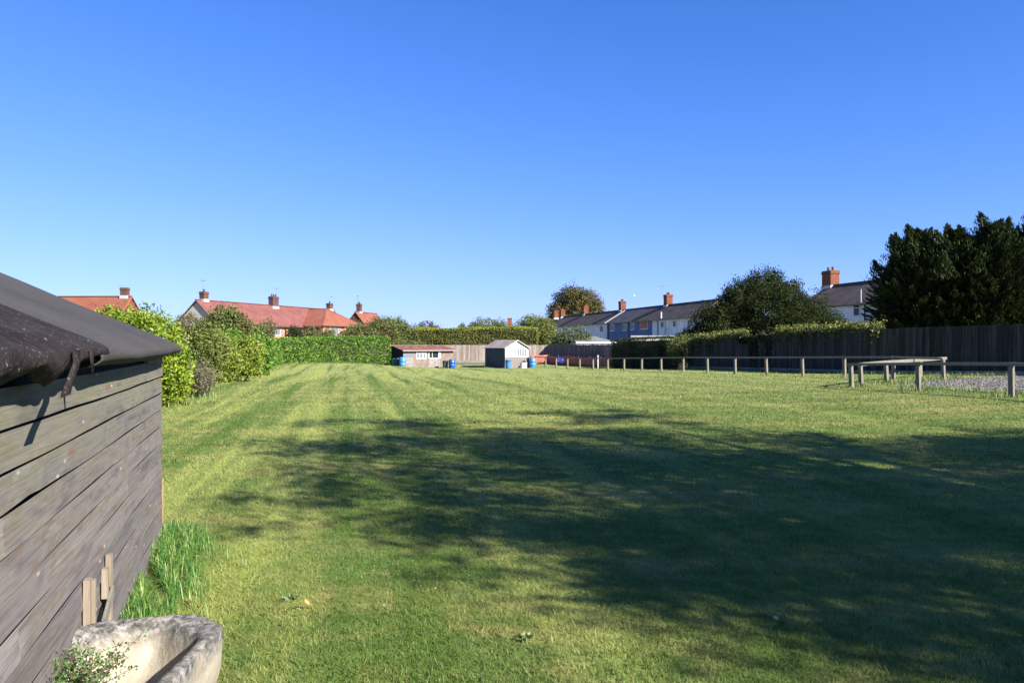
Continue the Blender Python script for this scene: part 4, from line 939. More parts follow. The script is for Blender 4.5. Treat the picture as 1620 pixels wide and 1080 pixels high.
def window(parent, x, z0, z1, w_, lights=1, pane=None, frame=None, y=0, split=False, side=False):
    """frame proud of the wall, panes set behind it; the wall shows a sill"""
    f = MB(); t = .07
    f.box(x, x + w_, y - .06, y + .0, z0, z0 + t); f.box(x, x + w_, y - .06, y, z1 - t, z1)
    for i in range(lights + 1):
        xx = x + (w_ - t) * i / lights; f.box(xx, xx + t, y - .058, y + .001, z0 + t, z1 - t)
    if split: f.box(x + t, x + w_ - t, y - .05, y, z1 - (z1 - z0) * .34, z1 - (z1 - z0) * .34 + .05)
    o = f.build('window', frame or M['white'], parent)
    MB().box(x + .02, x + w_ - .02, y - .02, y - .004, z0 + .02, z1 - .02).build('pane', pane or M['glass'], o)
    MB().box(x - .06, x + w_ + .06, y - .12, y - .062, z0 - .06, z0 - .002).build('sill', frame or M['white'], o)
    return o
def chimney(roof, x, y, z0, z1, wx, wy, m=None, pots=2, cap=True, flash=True):
    b = MB(); m = m or M['brick_chim']
    b.box(x - wx / 2, x + wx / 2, y - wy / 2, y + wy / 2, z0, z1 - .32)
    b.box(x - wx / 2 - .06, x + wx / 2 + .06, y - wy / 2 - .06, y + wy / 2 + .06, z1 - .32, z1 - .16)
    b.box(x - wx / 2 - .02, x + wx / 2 + .02, y - wy / 2 - .02, y + wy / 2 + .02, z1 - .16, z1)
    for i in range(pots):
        px = x + (i - (pots - 1) / 2) * wx / max(1, pots); b.lathe([(.13, z1), (.11, z1 + .30), (.13, z1 + .32), (.13, z1 + .36)], 10, (px, y, 0))
    o = b.build('chimney', m, roof)
    if flash:
        f = MB(); f.box(x - wx / 2 - .05, x + wx / 2 + .05, y - wy / 2 - .05, y + wy / 2 + .05, z0 + .0, z0 + .42); f.build('flashing', M['lead'], roof)
    return o
def aerial(parent, x, y, z0, z1, ang=0.4, dish=False):
    b = MB(); b.tube([(x, y, z0), (x, y, z1)], .025, 6); c, s = math.cos(ang), math.sin(ang)
    b.tube([(x - c * .45, y - s * .45, z1 - .05), (x + c * .55, y + s * .55, z1 - .05)], .018, 5)
    for k in range(7):
        u = -.4 + k * .14; b.tube([(x + c * u - s * .18, y + s * u + c * .18, z1 - .05), (x + c * u + s * .18, y + s * u - c * .18, z1 - .05)], .012, 4)
    b.tube([(x, y, z1 - .02), (x, y, z1 - .45)], .03, 5)
    return b.build('aerial', M['metal'], parent)
def pipe(parent, x, z0, z1, y=-.09, m=None, r=.055): return MB().tube([(x, y, z0), (x, y, z1)], r, 8).build('downpipe', m or M['black'], parent)
def gutter(parent, x0, x1, y, z, m=None): return MB().beam((x0, y, z), (x1, y, z), .11, .10).build('gutter', m or M['black'], parent)

# ---- left red-roofed terrace
w_ = 3.3; nL = Vector((.948, -.319, 0)); dL = Vector((.319, .948, 0))
r0 = Vector((XD(312, 100), 100, 0)); f0 = r0 + nL * w_
zr, ze = 7.12, 4.05
left = thing('terraced_houses', 'long red-tiled terrace with brick front and hipped end, behind the laurel hedge', 'houses', (f0.x, f0.y, 0), math.atan2(dL.y, dL.x))
Lm = 33.0
wall_box(Lm, w_, ze, zr, M['brick_pale'], left, .02, Lm - .02)
b = MB(); b.add([(-.012, 0, -.5), (-.012, 2 * w_, -.5), (-.012, 2 * w_, ze - .05), (-.012, w_, zr - .17), (-.012, 0, ze - .05), (.01, 0, -.5), (.01, 2 * w_, -.5), (.01, 2 * w_, ze - .05), (.01, w_, zr - .17), (.01, 0, ze - .05)],
                [(0, 1, 2, 3, 4), (9, 8, 7, 6, 5)] + [(i, 5 + i, 5 + (i + 1) % 5, (i + 1) % 5) for i in range(5)]); b.build('gable_wall', M['render_cream'], left)
rfL = gable_roof(Lm, w_, ze, zr, M['tile_red'], left, .3)
def lx_left(px, off=0):   # distance along the left facade seen at a picture column
    r = (px - CX) / F; P0 = f0 + nL * off
    return (r * P0.y - P0.x) / (dL.x - r * dL.y)
def lx_ridge(px): 
    r = (px - CX) / F; return (r * r0.y - r0.x) / (dL.x - r * dL.y)
chimney(rfL, lx_ridge(321) + .2, w_, zr - .25, zr + 1.15, .9, .75, M['brick_dark'], 1)
chimney(rfL, lx_ridge(432), w_ - .1, zr - .55, zr + 1.35, 1.45, .8, M['brick_dark'], 3)
chimney(rfL, lx_ridge(521.5), w_, zr - .3, zr + 1.1, 1.0, .7, M['brick_dark'], 1)
aerial(left, lx_ridge(324), w_ + .3, zr + .6, zr + 2.7); aerial(left, lx_ridge(440), w_ + .2, zr + .8, zr + 2.7, 1.1); aerial(left, lx_ridge(521) + .5, w_, zr + .8, zr + 2.3, .1)
xw = lx_left(427); window(left, xw, 2.55, 3.62, lx_left(443.5) - xw, 2, M['curtain'], split=False)
xd = lx_left(463); window(left, xd, 2.4, 3.65, lx_left(478) - xd, 3, M['curtain'])
xw = lx_left(352); window(left, xw, 2.5, 3.6, 1.8, 2); xw = lx_left(396); window(left, xw, 2.5, 3.6, 1.6, 2)
for px in (379, 418.5, 451): pipe(left, lx_left(px), -.5, ze - .1)
gutter(left, 0, lx_left(479) - .1, -.36, ze - .30)
# hipped wing
xc = lx_left(480); p_ = 3.35; Wl = 12.5; zw = 4.22
b = MB(); b.box(xc, xc + Wl, -p_, -.01, -.8, zw - .06); b.box(xc + .01, xc + Wl, -.01, 3.2, -.8, zw - .06); wg = b.build('wing_wall', M['brick_red'], left)
b = MB(); oh = .3; ap = (xc + Wl / 2, -p_ + 3.2, 6.95); bk = (xc + Wl / 2, 5.2, 6.95)
Z = zw - .14; A_ = (xc - oh, -p_ - oh, Z); B_ = (xc + Wl + oh, -p_ - oh, Z); C_ = (xc + Wl + oh, 5.2, Z); D_ = (xc - oh, 5.2, Z)
b.add([A_, B_, C_, D_, ap, bk], [(0, 1, 4), (1, 2, 5, 4), (3, 0, 4, 5), (2, 3, 5)])
b.add([(p[0], p[1], p[2] - .1) for p in (A_, B_, C_, D_)], [(0, 1, 2, 3)]); b.add([A_, B_, C_, D_] + [(p[0], p[1], p[2] - .1) for p in (A_, B_, C_, D_)], [(0, 4, 5, 1), (1, 5, 6, 2), (2, 6, 7, 3), (3, 7, 4, 0)])
rw_ = b.build('wing_roof', M['tile_orange'], left)
b = MB(); b.beam(ap, A_, .25, .1); b.beam(ap, B_, .25, .1); b.beam(ap, bk, .25, .1); b.build('ridge_tiles', M['tile_orange'], rw_)
def wing_x(px): return lx_left(px, p_)
b = MB(); b.box(wing_x(511), xc + Wl, -p_ - .02, -p_ - .002, -.8, zw - .1); b.build('front_wall', M['brick_pale'], left)
xw = wing_x(523); window(left, xw, 2.75, 3.85, wing_x(535.5) - xw, 2, M['curtain'], y=-p_ - .02)
xw = wing_x(553); window(left, xw, 2.9, 3.8, .9, 1, y=-p_ - .02)
pipe(left, wing_x(542), -.5, zw - .1, -p_ - .1); gutter(left, xc - .2, xc + Wl + .2, -p_ - .36, zw - .20); 
MB().box(xc - .04, xc - .002, -p_, -.3, zw - .32, zw - .2).build('fascia', M['white'], left); MB().box(wing_x(545), xc + Wl - 1, -p_ - .05, -p_ - .022, zw - .42, zw - .28).build('fascia', M['white'], left)

# ---- house behind the wing: brick gable with red verge
D_ = 138; x = XD(554, D_); h2 = thing('brick_house', 'distant brick gable house with red roof right of the hipped terrace end', 'house', (x, D_, -.4), math.radians(71))
# its gable end faces the camera: plan 0..10 along x (away), 0..2w across
wall_box(10, 2.4, 4.6, 7.5, M['brick_dark'], h2); r_ = gable_roof(10, 2.4, 4.6, 7.5, M['tile_orange'], h2, .25)
h2.rotation_euler = (0, 0, math.radians(78))
h2.location = (XD(582, D_) , D_, -.4)
chimney(r_, 1.6, 2.4, 7.2, 9.0, .8, .8, M['brick_dark'], 2); aerial(h2, 1.2, 2.5, 8.5, 10.5)
D_ = 165; h3 = thing('brick_house', 'far roof and small chimney just right of the brick gable house', 'house', (XD(571, D_), D_, -.4), math.radians(10))
wall_box(7, 2.6, 3.8, 5.6, M['brick_dark'], h3); r_ = gable_roof(7, 2.6, 3.8, 5.6, M['tile_red'], h3, .2); chimney(r_, 1.9, 2.6, 5.3, 7.1, .9, .7, M['brick_dark'], 1, flash=False)

# ---- house behind the foreground shed
D_ = 92; Lh = 13.6; h1 = thing('brick_house', 'red-tiled brick house whose gable shows above the foreground shed roof', 'house', (XD(183, D_) - Lh + .3, D_, 0), math.radians(-2))
wall_box(Lh, 3.3, 4.3, 7.25, M['brick_red'], h1); r_ = gable_roof(Lh, 3.3, 4.3, 7.25, M['tile_red'], h1, .2)
r_.data.materials[0] = M['tile_orange']
chimney(r_, Lh - .75, 3.3, 6.95, 8.35, .85, .7, M['brick_dark'], 0); aerial(h1, Lh - 1.25, 3.2, 7.9, 8.7, .8)
xw = Lh
b = MB(); b.beam((Lh + .22, -.2, 4.12), (Lh + .22, 3.3, 7.27), .04, .14); b.build('bargeboard', M['terracotta'], h1)
window(h1, 3, 2.6, 3.8, 1.8, 2); window(h1, 8, 2.6, 3.8, 1.8, 2); gutter(h1, 0, Lh, -.25, 4.1)

# ---- right terraces (shaded fronts)
nR = Vector((-.974, -.227, 0)); dR = Vector((.2269, -.974, 0)); RT = math.atan2(dR.y, dR.x)
def right_terrace(px_far, px_near, e0, label, name='terraced_houses'):
    """e0 = eave line point (x, y); local x runs towards the camera from the far end"""
    def at(px, off=0):
        r = (px - CX) / F; P = Vector((e0[0], e0[1], 0)) - nR * off; q = dR
        s = (r * P.y - P.x) / (q.x - r * q.y); return s
    s0, s1 = at(px_far), at(px_near); o = Vector((e0[0], e0[1], 0)) + dR * s0
    t = thing(name, label, 'houses', (o.x, o.y, 0), RT)
    return t, (lambda px, off=0: at(px, off) - s0), s1 - s0
R1, fx, L1 = right_terrace(868, 1113, (23.3, 98), 'long two-storey terrace with grey roof, white and slate blue fronts and brick chimneys')
w_ = 3.6; ze, zr = 4.95, 7.1
rf = gable_roof(L1, w_, ze, zr, M['tile_grey'], R1, .35, 0, 3.0)
xa_, xb_, xc_ = fx(960), fx(994), fx(1032)
wall_box(L1, w_, ze, zr, M['render_white'], R1, 0, xa_, True); 
wall_box(L1, w_, ze, ze, M['render_blue'], R1, xa_ + .002, xc_, False, 'front_wall'); wall_box(L1, w_, ze, ze, M['render_white'], R1, xc_ + .002, L1, False, 'front_wall')
# a slate bay of roof that comes further forward over the middle house
s_ = (zr - ze) / w_
b = MB(); b.slab([(xa_ + .2, -.38, ze - s_ * .38 + .03), (xb_ - .4, -.38, ze - s_ * .38 + .03), (xb_ - .4, w_ - .2, zr - s_ * .2 + .03), (xa_ + .2, w_ - .2, zr - s_ * .2 + .03)], .04); b.build('slate_roof_panel', M['tile_slate'], R1)
b = MB(); b.beam((xa_ + .1, -.45, ze - s_ * .45 + .08), (xa_ + .1, w_ - .1, zr + .02), .16, .12); b.build('party_verge', M['lead'], R1)
for px, ww in ((1057, 1.15), (984.5, 1.15), (926, 1.1), (890, 1.0), (879.5, .9)):
    s = fx(px, w_); chimney(rf, s, w_, zr - .45, zr + 1.55, ww, .95, M['brick_chim'], 2 if px > 900 else 1)
aerial(R1, fx(1048, w_), w_, zr + .8, zr + 3.0, .5)
def win_r(T, fx_, a, b_, y0, y1, lights=1, pane=None, split=False, base=(0, 0)):
    x0, x1 = fx_(a), fx_(b_); mid = (x0 + x1) / 2; P = T.location + dR * mid; D_ = P.y
    return window(T, x0, ZP(y1, D_), ZP(y0, D_), x1 - x0, lights, pane, split=split)
win_r(R1, fx, 949.5, 954.5, 515, 525, pane=M['glass'])
win_r(R1, fx, 966, 972.5, 512, 523.5, split=True); win_r(R1, fx, 985.5, 992, 509.5, 522.5, split=True)
win_r(R1, fx, 998, 1004, 509, 521.5, split=True); win_r(R1, fx, 1013, 1025, 506.5, 520.5, pane=M['curtain_or'])
win_r(R1, fx, 1045.5, 1050.5, 508.5, 518); win_r(R1, fx, 1065, 1070, 507, 517); win_r(R1, fx, 1088, 1096, 505, 517, 2)
for px in (1041.5, 995.5, 963): pipe(R1, fx(px), -.5, ze - .15)
pipe(R1, fx(1053), -.5, ze - .5, m=M['render_white'], r=.07)
pipe(R1, fx(1047), 4.9, 5.8, m=M['white'], r=.11)
gutter(R1, 0, L1, -.40, ze - .26)
x = fx(1036); MB().box(xc_ + .01, xc_ + 7, -.03, -.004, 1.9, 2.05).build('string_course', M['board_grey'], R1)

R2, fq, L2 = right_terrace(1262, 1480, (29.8, 62.4), 'pale two-storey house with brick chimney between the broad tree and the conifers', 'rendered_house')
rq = gable_roof(L2, w_, ze, zr - .1, M['tile_grey'], R2, .35)
wall_box(L2, w_, ze, zr - .1, M['render_white'], R2)
chimney(rq, fq(1314, w_), w_, zr - .5, zr + 1.35, 1.35, .95, M['brick_chim'], 2)
win_r(R2, fq, 1350.5, 1361, 481, 500, 1, split=True); pipe(R2, fq(1369.5), -.5, ze - .2); pipe(R2, fq(1369.5), ze - .1, ze + 1.0, -.45, M['lead'], .05); gutter(R2, 0, L2, -.40, ze - .26)
win_r(R2, fq, 1420, 1440, 470, 494, 2)

# ---- far house with only its chimney above the hedge
D_ = 215; h4 = thing('brick_house', 'far house of which a brick chimney stands above the clipped conifer hedge', 'house', (XD(786, D_), D_, 0), math.radians(5))
wall_box(9, 3, 3.6, 5.9, M['brick_dark'], h4); r_ = gable_roof(9, 3, 3.6, 5.9, M['tile_grey'], h4, .2); chimney(r_, 3.9, 3, 5.7, 8.5, 1.2, .9, M['brick_chim'], 0, flash=False)

# ---- low garage behind the shaded fence and flat garage behind the dark hedge
D_ = 79; g = thing('garage', 'low garage with grey-green pitched roof behind the shaded fence', 'garage', (XD(912, D_), D_, gz(XD(912, D_), D_)), math.radians(25)); gzz = g.location.z
b = MB(); b.box(0, 4.6, 0, 4.0, -.2, ZP(541, D_) - gzz); b.build('wall', M['render_white'], g)
ht = ZP(540.5, D_) - gzz; hr = ZP(531.5, D_) - gzz
b = MB(); b.add([(-.15, -.15, ht), (4.75, -.15, ht), (4.75, 4.15, ht), (-.15, 4.15, ht), (.3, 2.0, hr), (3.5, 2.0, hr)], [(0, 1, 5, 4), (2, 3, 4, 5), (1, 2, 5), (3, 0, 4), (3, 2, 1, 0)]); b.build('roof', M['garage_roof'], g)
b = MB(); b.box(-.16, 4.76, -.19, -.155, ht - .14, ht + .0); b.build('fascia', M['white'], g)
b = MB(); b.box(.5, 2.6, -.03, -.002, -.1, ht - .4); b.build('door', M['white'], g)
D_ = 66; g = thing('garage', 'flat-roofed white garage just showing over the dark clipped hedge', 'garage', (XD(1000, D_), D_, gz(XD(1000, D_), D_)), math.radians(-8)); gzz = g.location.z
ht = ZP(531, D_) - gzz
MB().box(0, 4.4, 0, 5, -.2, ht - .1).build('wall', M['render_white'], g); MB().box(-.1, 4.5, -.1, 5.1, ht - .099, ht + .02).build('roof', M['lead'], g); MB().box(1, 3.4, -.03, -.002, -.1, ht - .45).build('door', M['board_grey'], g)

# ================================================================== VEGETATION
def tree(name, label, base, blobs, m, nleaf, leaf, trunk_r, cat='tree', group=None, limbs=9, inner=.55, ncl=None, rough=.22, freq=1.0, seed=1, aspect=.6, crad=None, dirs=False, up=0.0, spread=1.0, fork=.35, flat=1.0):
    """trunk with limbs and a crown of leaf clusters spread through the blobs (centres relative to base)"""
    bx, by = base[0], base[1]; bz = gz(bx, by) if len(base) < 3 else base[2]
    t = thing(name, label, cat, (bx, by, bz), 0, group)
    B = np.array(blobs); top = (B[:, 2]).mean(); c0 = B[:, :3].mean(0)
    tb = MB(); hz = max(.3, (B[:, 2] - B[:, 5]).min()); fk = Vector((c0[0] * fork, c0[1] * fork, hz + (c0[2] - hz) * fork))
    tb.tube([(0, 0, -.2), (trunk_r * .15, 0, fk.z * .3), (fk.x * .6, fk.y * .6, fk.z * .7), tuple(fk)], [trunk_r * 1.25, trunk_r, trunk_r * .85, trunk_r * .7], 9)
    C, dd = blob_points(blobs, limbs * 3, .6, rough, freq, seed)
    for i in range(limbs):
        e = Vector(C[i * 3]); q = fk + (e - fk) * .45 + Vector((0, 0, .08 * (e - fk).length)); tb.tube([tuple(fk - Vector((0, 0, .1))), tuple(q), tuple(fk + (e - fk) * .92)], [trunk_r * .45, trunk_r * .28, trunk_r * .08], 6)
        for k in (1, 2):
            e2 = Vector(C[i * 3 + k]); e2 = q + (e2 - q) * min(1, .6); tb.tube([tuple(q), tuple(q + (e2 - q) * .5 + Vector((0, 0, .05))), tuple(e2)], [trunk_r * .2, trunk_r * .12, trunk_r * .04], 5)
    tb.build('trunk', M['bark'], t)
    ncl = ncl or max(20, nleaf // 60); per = nleaf // ncl; Cc, dd = blob_points(blobs, ncl, inner, rough, freq, seed)
    cr = crad or leaf * 3.2
    P = cluster(Cc, per, cr, flat); dr = np.repeat(dd, per, 0) if dirs else None
    np_mesh('crown', leaves(P, leaf, aspect, dr, spread, up), 4, m, t, rnd=np.clip(np.repeat(rng.random(ncl), per) * .55 + rng.random(len(P)) * .45, 0, 1)); return t
def hedge(name, label, pts, th, m, leaf, dens, core=True, bump=.10, freq=1.6, cat='hedge', seed=3, taper=0, aspect=.55, top_m=None, group=None):
    """clipped hedge along (x, y, ztop) points: leaves over an uneven skin round a twiggy core"""
    t0 = Vector((pts[0][0], pts[0][1], gz(pts[0][0], pts[0][1]))); Ps = []; Ns = []; co = MB(); tops = []
    for (a, c) in zip(pts[:-1], pts[1:]):
        A = np.array(a[:2]); C_ = np.array(c[:2]); L = np.linalg.norm(C_ - A); d = (C_ - A) / L; nn = np.array([d[1], -d[0]])
        if nn[1] > 0: nn = -nn
        h = (a[2] + c[2]) / 2 - gz(*((A + C_) / 2)); 
        for kind, area in (('f', L * h), ('t', L * th), ('b', L * h * .3), ('e', th * h), ('s', th * h)):
            k = int(area * dens); u = rng.random(k); v = rng.random(k)
            if kind in 'fb': q = A + np.outer(u, d * L) + nn * (th / 2 if kind == 'f' else -th / 2) * (1 - taper * v)[:, None]; N_ = np.tile(nn if kind == 'f' else -nn, (k, 1)); zz = v
            elif kind == 't': q = A + np.outer(u, d * L) + np.outer(v - .5, nn * th); N_ = np.zeros((k, 2)); zz = np.ones(k)
            else: q = (A if kind == 'e' else C_) + np.outer(u - .5, nn * th); N_ = np.tile(-d if kind == 'e' else d, (k, 1)); zz = v
            if kind in 'es': u = np.full(k, 0. if kind == 'e' else 1.)
            g = ground(q[:, 0], q[:, 1]); zt = a[2] + (c[2] - a[2]) * u; z = g + (zt - g) * zz
            P = np.stack([q[:, 0], q[:, 1], z], 1); N3 = np.concatenate([N_, (np.ones((k, 1)) if kind == 't' else np.zeros((k, 1)) + .15)], 1)
            P = P + N3 * (bump * nz(P, freq, seed) + rng.normal(size=k) * leaf * .35 - leaf * .2)[:, None]
            Ps.append(P); Ns.append(N3); tops.append(np.full(k, kind == 't') | (zz > .95))
        i = .22
        w2 = max(.05, th / 2 - i); ga = gz(*A); gc = gz(*C_); q = [A + nn * w2, A - nn * w2, C_ - nn * w2, C_ + nn * w2]
        if core: co.add([(q[0][0], q[0][1], ga), (q[1][0], q[1][1], ga), (q[2][0], q[2][1], gc), (q[3][0], q[3][1], gc), (q[0][0], q[0][1], a[2] - i), (q[1][0], q[1][1], a[2] - i), (q[2][0], q[2][1], c[2] - i), (q[3][0], q[3][1], c[2] - i)],
                    [(0, 1, 2, 3), (7, 6, 5, 4), (0, 4, 5, 1), (1, 5, 6, 2), (2, 6, 7, 3), (3, 7, 4, 0)])
    P = np.concatenate(Ps) - np.array(t0); N_ = np.concatenate(Ns); tp = np.concatenate(tops)
    co.v = [(v[0] - t0.x, v[1] - t0.y, v[2] - t0.z) for v in co.v]
    t = thing(name, label, cat, t0, 0, group)
    if core: co.build('stems', M['twig'], t)
    cl = nz(P, 5, seed + 9) * .12
    if top_m is not None:
        np_mesh('new_growth', leaves(P[tp], leaf, aspect, N_[tp], .9), 4, top_m, t, rnd=rng.random(tp.sum())); P, N_, cl = P[~tp], N_[~tp], cl[~tp]
    np_mesh('foliage', leaves(P, leaf, aspect, N_, 1.0), 4, m, t, rnd=np.clip(rng.random(len(P)) + cl, 0, 1)); return t

hedge('laurel_hedge', 'clipped glossy green laurel hedge along the far left edge of the lawn',
      [(XD(383, 41), 41.5, ZP(537, 41)), (XD(432, 52), 52, ZP(536, 52)), (XD(500, 58.5), 58.5, ZP(534.5, 58)), (XD(560, 62.5), 62.5, ZP(533, 62)), (XD(609, 66), 66, ZP(533, 66))],
      1.3, M['leaf_laurel'], .15, 230, bump=.09)
tree('laurel_bush', 'big bright yellow-green laurel behind the far corner of the foreground shed', (-8.9, 18.6), [(-.1, 0, 1.27, .85, 1.0, 1.03), (.45, -.1, .8, .55, .8, .8), (-1.1, .3, 1.27, .9, 1.0, 1.03), (-2.6, .5, 1.1, 1.1, 1.1, 1.0), (-.2, .1, .6, .85, .9, .65), (-2, 0, .6, 1, .9, .7)],
     M['leaf_laurel_y'], 62000, .092, .08, 'bush', ncl=2000, inner=.7, rough=.12, crad=.2, aspect=.5)
# left boundary: dry thicket, wire fence, mixed bushes and a fruit tree
def thicket(name, label, x, y, n_, H, R_, m, cat='plant', leaf=.05):
    t = thing(name, label, cat, (x, y, gz(x, y))); sb = MB(); P = []
    for i in range(n_):
        a = random.uniform(0, 6.28); r = R_ * random.random() ** .5; h = H * random.uniform(.5, 1); p0 = Vector((math.cos(a) * r * .6, math.sin(a) * r * .8, 0)); p1 = p0 + Vector((random.gauss(0, .12), random.gauss(0, .12), h))
        sb.tube([tuple(p0), tuple(p0.lerp(p1, .5) + Vector((random.gauss(0, .04), 0, 0))), tuple(p1)], [.008, .006, .003], 4)
        for k in range(26): q = p0.lerp(p1, random.uniform(.3, 1)); P.append((q.x + random.gauss(0, .07), q.y + random.gauss(0, .07), q.z + random.gauss(0, .05)))
    sb.build('stem', M['twig'], t); P = np.array(P); np_mesh('seed_heads', leaves(P, leaf, .5), 4, m, t, rnd=rng.random(len(P))); return t
thicket('dry_plant_thicket', 'brown dried-out plant stems between the big laurel and the wire fence', XD(307, 21.5), 21.5, 130, 1.15, .65, M['leaf_dry'], leaf=.06)
thicket('dry_plant_thicket', 'second patch of dry stems at the foot of the mixed hedge', XD(322, 26), 26, 90, .7, .6, M['leaf_dry'], leaf=.06)
t = thing('wire_fence', 'grey wire mesh fence with slim posts among the left hedge bushes', 'fence', (-10.3, 21, gz(-10.3, 21)))
q0 = Vector((-9.7, 20.2, 0)); q1 = Vector((-12.9, 33, 0)); n_ = 7
for i in range(n_):
    p = q0.lerp(q1, i / (n_ - 1)); MB().box(p.x + 10.3 - .04, p.x + 10.3 + .04, p.y - 21 - .04, p.y - 21 + .04, -.1, 1.35).build('post', M['board_grey'], t)
b = MB()
for z_ in np.arange(.1, 1.3, .15): b.tube([(q0.x + 10.3, q0.y - 21, z_), (q1.x + 10.3, q1.y - 21, z_)], .004, 4)
for i in range(90): p = q0.lerp(q1, i / 89); b.tube([(p.x + 10.3, p.y - 21, .05), (p.x + 10.3, p.y - 21, 1.3)], .003, 3)
b.build('wire_mesh', M['metal'], t)
tree('mixed_bush', 'yellowing green bush at the left hedge between dry stems and laurel', (XD(348, 29.5), 29.5), [(0, 0, .95, .75, .9, 1.0), (.55, 1.4, .9, .7, .9, .85), (-.5, -.8, .8, .6, .7, .8)], M['leaf_yellow'], 11000, .11, .05, 'bush', ncl=600, rough=.15, crad=.2)
tree('mixed_bush', 'green bush joining the left end of the clipped laurel hedge', (XD(362, 36), 36), [(0, 0, 1.1, .9, 1.2, 1.15), (.5, 2.5, 1.0, .9, 1.3, 1.1)], M['leaf_laurel'], 12000, .13, .05, 'bush', ncl=700, rough=.15, crad=.22)
tree('small_tree', 'grey-green young tree between the big laurel and the fruit tree', (XD(308, 25.5), 26.3), [(0, 0, 1.55, .42, .5, .62), (.2, .6, 1.3, .38, .5, .6), (-.35, .3, 1.35, .3, .4, .55)], M['leaf_willow'], 5000, .10, .05, ncl=420, rough=.2, crad=.22)
tree('fruit_tree', 'bushy fruit tree in front of the red-tiled terrace roof', (XD(348, 37), 37.5), [(0, 0, 2.55, .95, 1.1, .82), (-.55, .2, 2.05, .75, .9, .8), (.6, .2, 2.35, .6, .8, .7), (.1, .1, 1.5, 1.0, 1.2, .8)], M['leaf_mix'], 16000, .13, .09, ncl=560, rough=.2, crad=.28)
tree('small_tree', 'thin leafy branches rising over the left end of the laurel hedge', (XD(404, 48), 48.5), [(0, 0, 2.1, .9, .8, .6), (.5, .3, 2.5, .45, .5, .5), (-.7, .3, 2.0, .6, .7, .6)], M['leaf_mix'], 3000, .13, .05, ncl=150, rough=.3, crad=.3)
tree('shrub', 'dark rounded shrub below the pale brick wall over the hedge', (XD(463, 64), 64.5), [(0, 0, 2.35, .66, .6, .6)], M['leaf_dark'], 2200, .14, .07, 'bush', ncl=120, rough=.15)
tree('shrub', 'narrow green shrub before the shaded wing wall', (XD(494, 68), 68), [(0, 0, 2.1, .45, .5, .8)], M['leaf_mix'], 3200, .15, .07, 'bush', ncl=120, rough=.2)
tree('shrub', 'green shrub before the wing window', (XD(520, 69), 69), [(0, 0, 2.2, .5, .5, .75)], M['leaf_mix'], 3600, .15, .07, 'bush', ncl=130, rough=.2)
# bushes between the terrace and the hut
tree('garden_tree', 'browning garden tree right of the hipped terrace end', (XD(582, 78), 78), [(0, 0, 2.6, 2.4, 2, 1.4), (1.4, .4, 3.1, 1.4, 1.4, 1.2), (-1.9, 0, 2.2, 1.5, 1.4, 1.1), (2.6, 0, 2.0, 1.3, 1.3, 1.1)], M['leaf_mix'], 16000, .17, .14, ncl=560, rough=.22, crad=.4)
tree('garden_tree', 'olive green tree directly behind the hut, left part', (XD(614, 80), 80), [(0, 0, 2.7, 2.0, 2, 1.6), (-.5, 0, 3.6, .9, .9, .9), (1.1, 0, 3.2, 1.0, 1.0, 1.2), (1.7, .2, 2.0, 1.3, 1.4, 1.4)], M['leaf_willow'], 14000, .17, .14, ncl=500, rough=.25, crad=.4)
tree('garden_tree', 'dull green tree behind the hut where the conifer hedge begins', (XD(641, 79), 79), [(0, 0, 2.4, 1.6, 1.6, 1.3), (-1.0, 0, 1.7, 1.3, 1.4, 1.2), (1.0, .2, 1.8, 1.1, 1.2, 1.1)], M['leaf_mix'], 11000, .16, .13, ncl=420, rough=.22, crad=.38)
tree('shrub', 'rounded green shrub just over the hut roof', (XD(634, 75.5), 75.7), [(0, 0, 1.3, 1.0, .8, .85)], M['leaf_willow'], 3200, .12, .06, 'bush', ncl=140, rough=.1)
tree('shrub', 'second low green shrub over the middle of the hut roof', (XD(659, 75.5), 75.7), [(0, 0, 1.15, 1.2, .8, .75)], M['leaf_willow'], 3200, .12, .06, 'bush', ncl=140, rough=.1)
hedge('conifer_hedge', 'tall clipped conifer hedge with yellow-green flat top behind the pale fence',
      [(XD(655, 79), 79.5, ZP(521, 79)), (XD(700, 79), 79.5, ZP(519.5, 79)), (XD(850, 79), 79.5, ZP(518.5, 79))], 2.2, M['leaf_conhedge'], .14, 330, bump=.20, freq=1.9, top_m=M['leaf_contop'])
tree('round_tree', 'low rounded brownish tree behind the left part of the conifer hedge', (XD(676, 118), 118), [(0, 0, 3.6, 2.1, 2, 1.6), (-1, 0, 3.3, 1.3, 1.3, 1.3), (1, 0, 3.3, 1.3, 1.3, 1.2)], M['leaf_brown'], 6500, .22, .2, ncl=300, rough=.1, crad=.4)
tree('round_tree', 'tiny distant tree poking above the conifer hedge', (XD(731, 118), 118), [(0, 0, 4.0, .55, .6, 1.2), (0, 0, 3, .9, .8, 1)], M['leaf_grey'], 1400, .2, .1, ncl=60, rough=.2, crad=.3)
tree('round_tree', 'broad rounded green tree behind the right part of the conifer hedge', (XD(772, 112), 112), [(0, 0, 4.1, 2.7, 2.4, 1.6), (-1.7, 0, 3.5, 1.5, 1.5, 1.3), (1.9, 0, 3.4, 1.5, 1.5, 1.2)], M['leaf_mix'], 8500, .22, .2, ncl=380, rough=.14, crad=.42)
tree('willow_tree', 'large light green tree right behind the small shed', (XD(845, 85), 86), [(0, 0, 2.7, 2.4, 2.2, 2.1), (-1.5, .3, 2.5, 1.5, 1.5, 1.6), (1.5, 0, 2.2, 1.3, 1.4, 1.7), (-.2, 0, 4.0, 1.4, 1.4, .95), (1.2, 0, 3.3, 1.2, 1.2, 1.1), (0, -.2, 1.3, 2.5, 1.8, 1.3)], M['leaf_willow'], 20000, .18, .2, ncl=680, rough=.2, crad=.42)
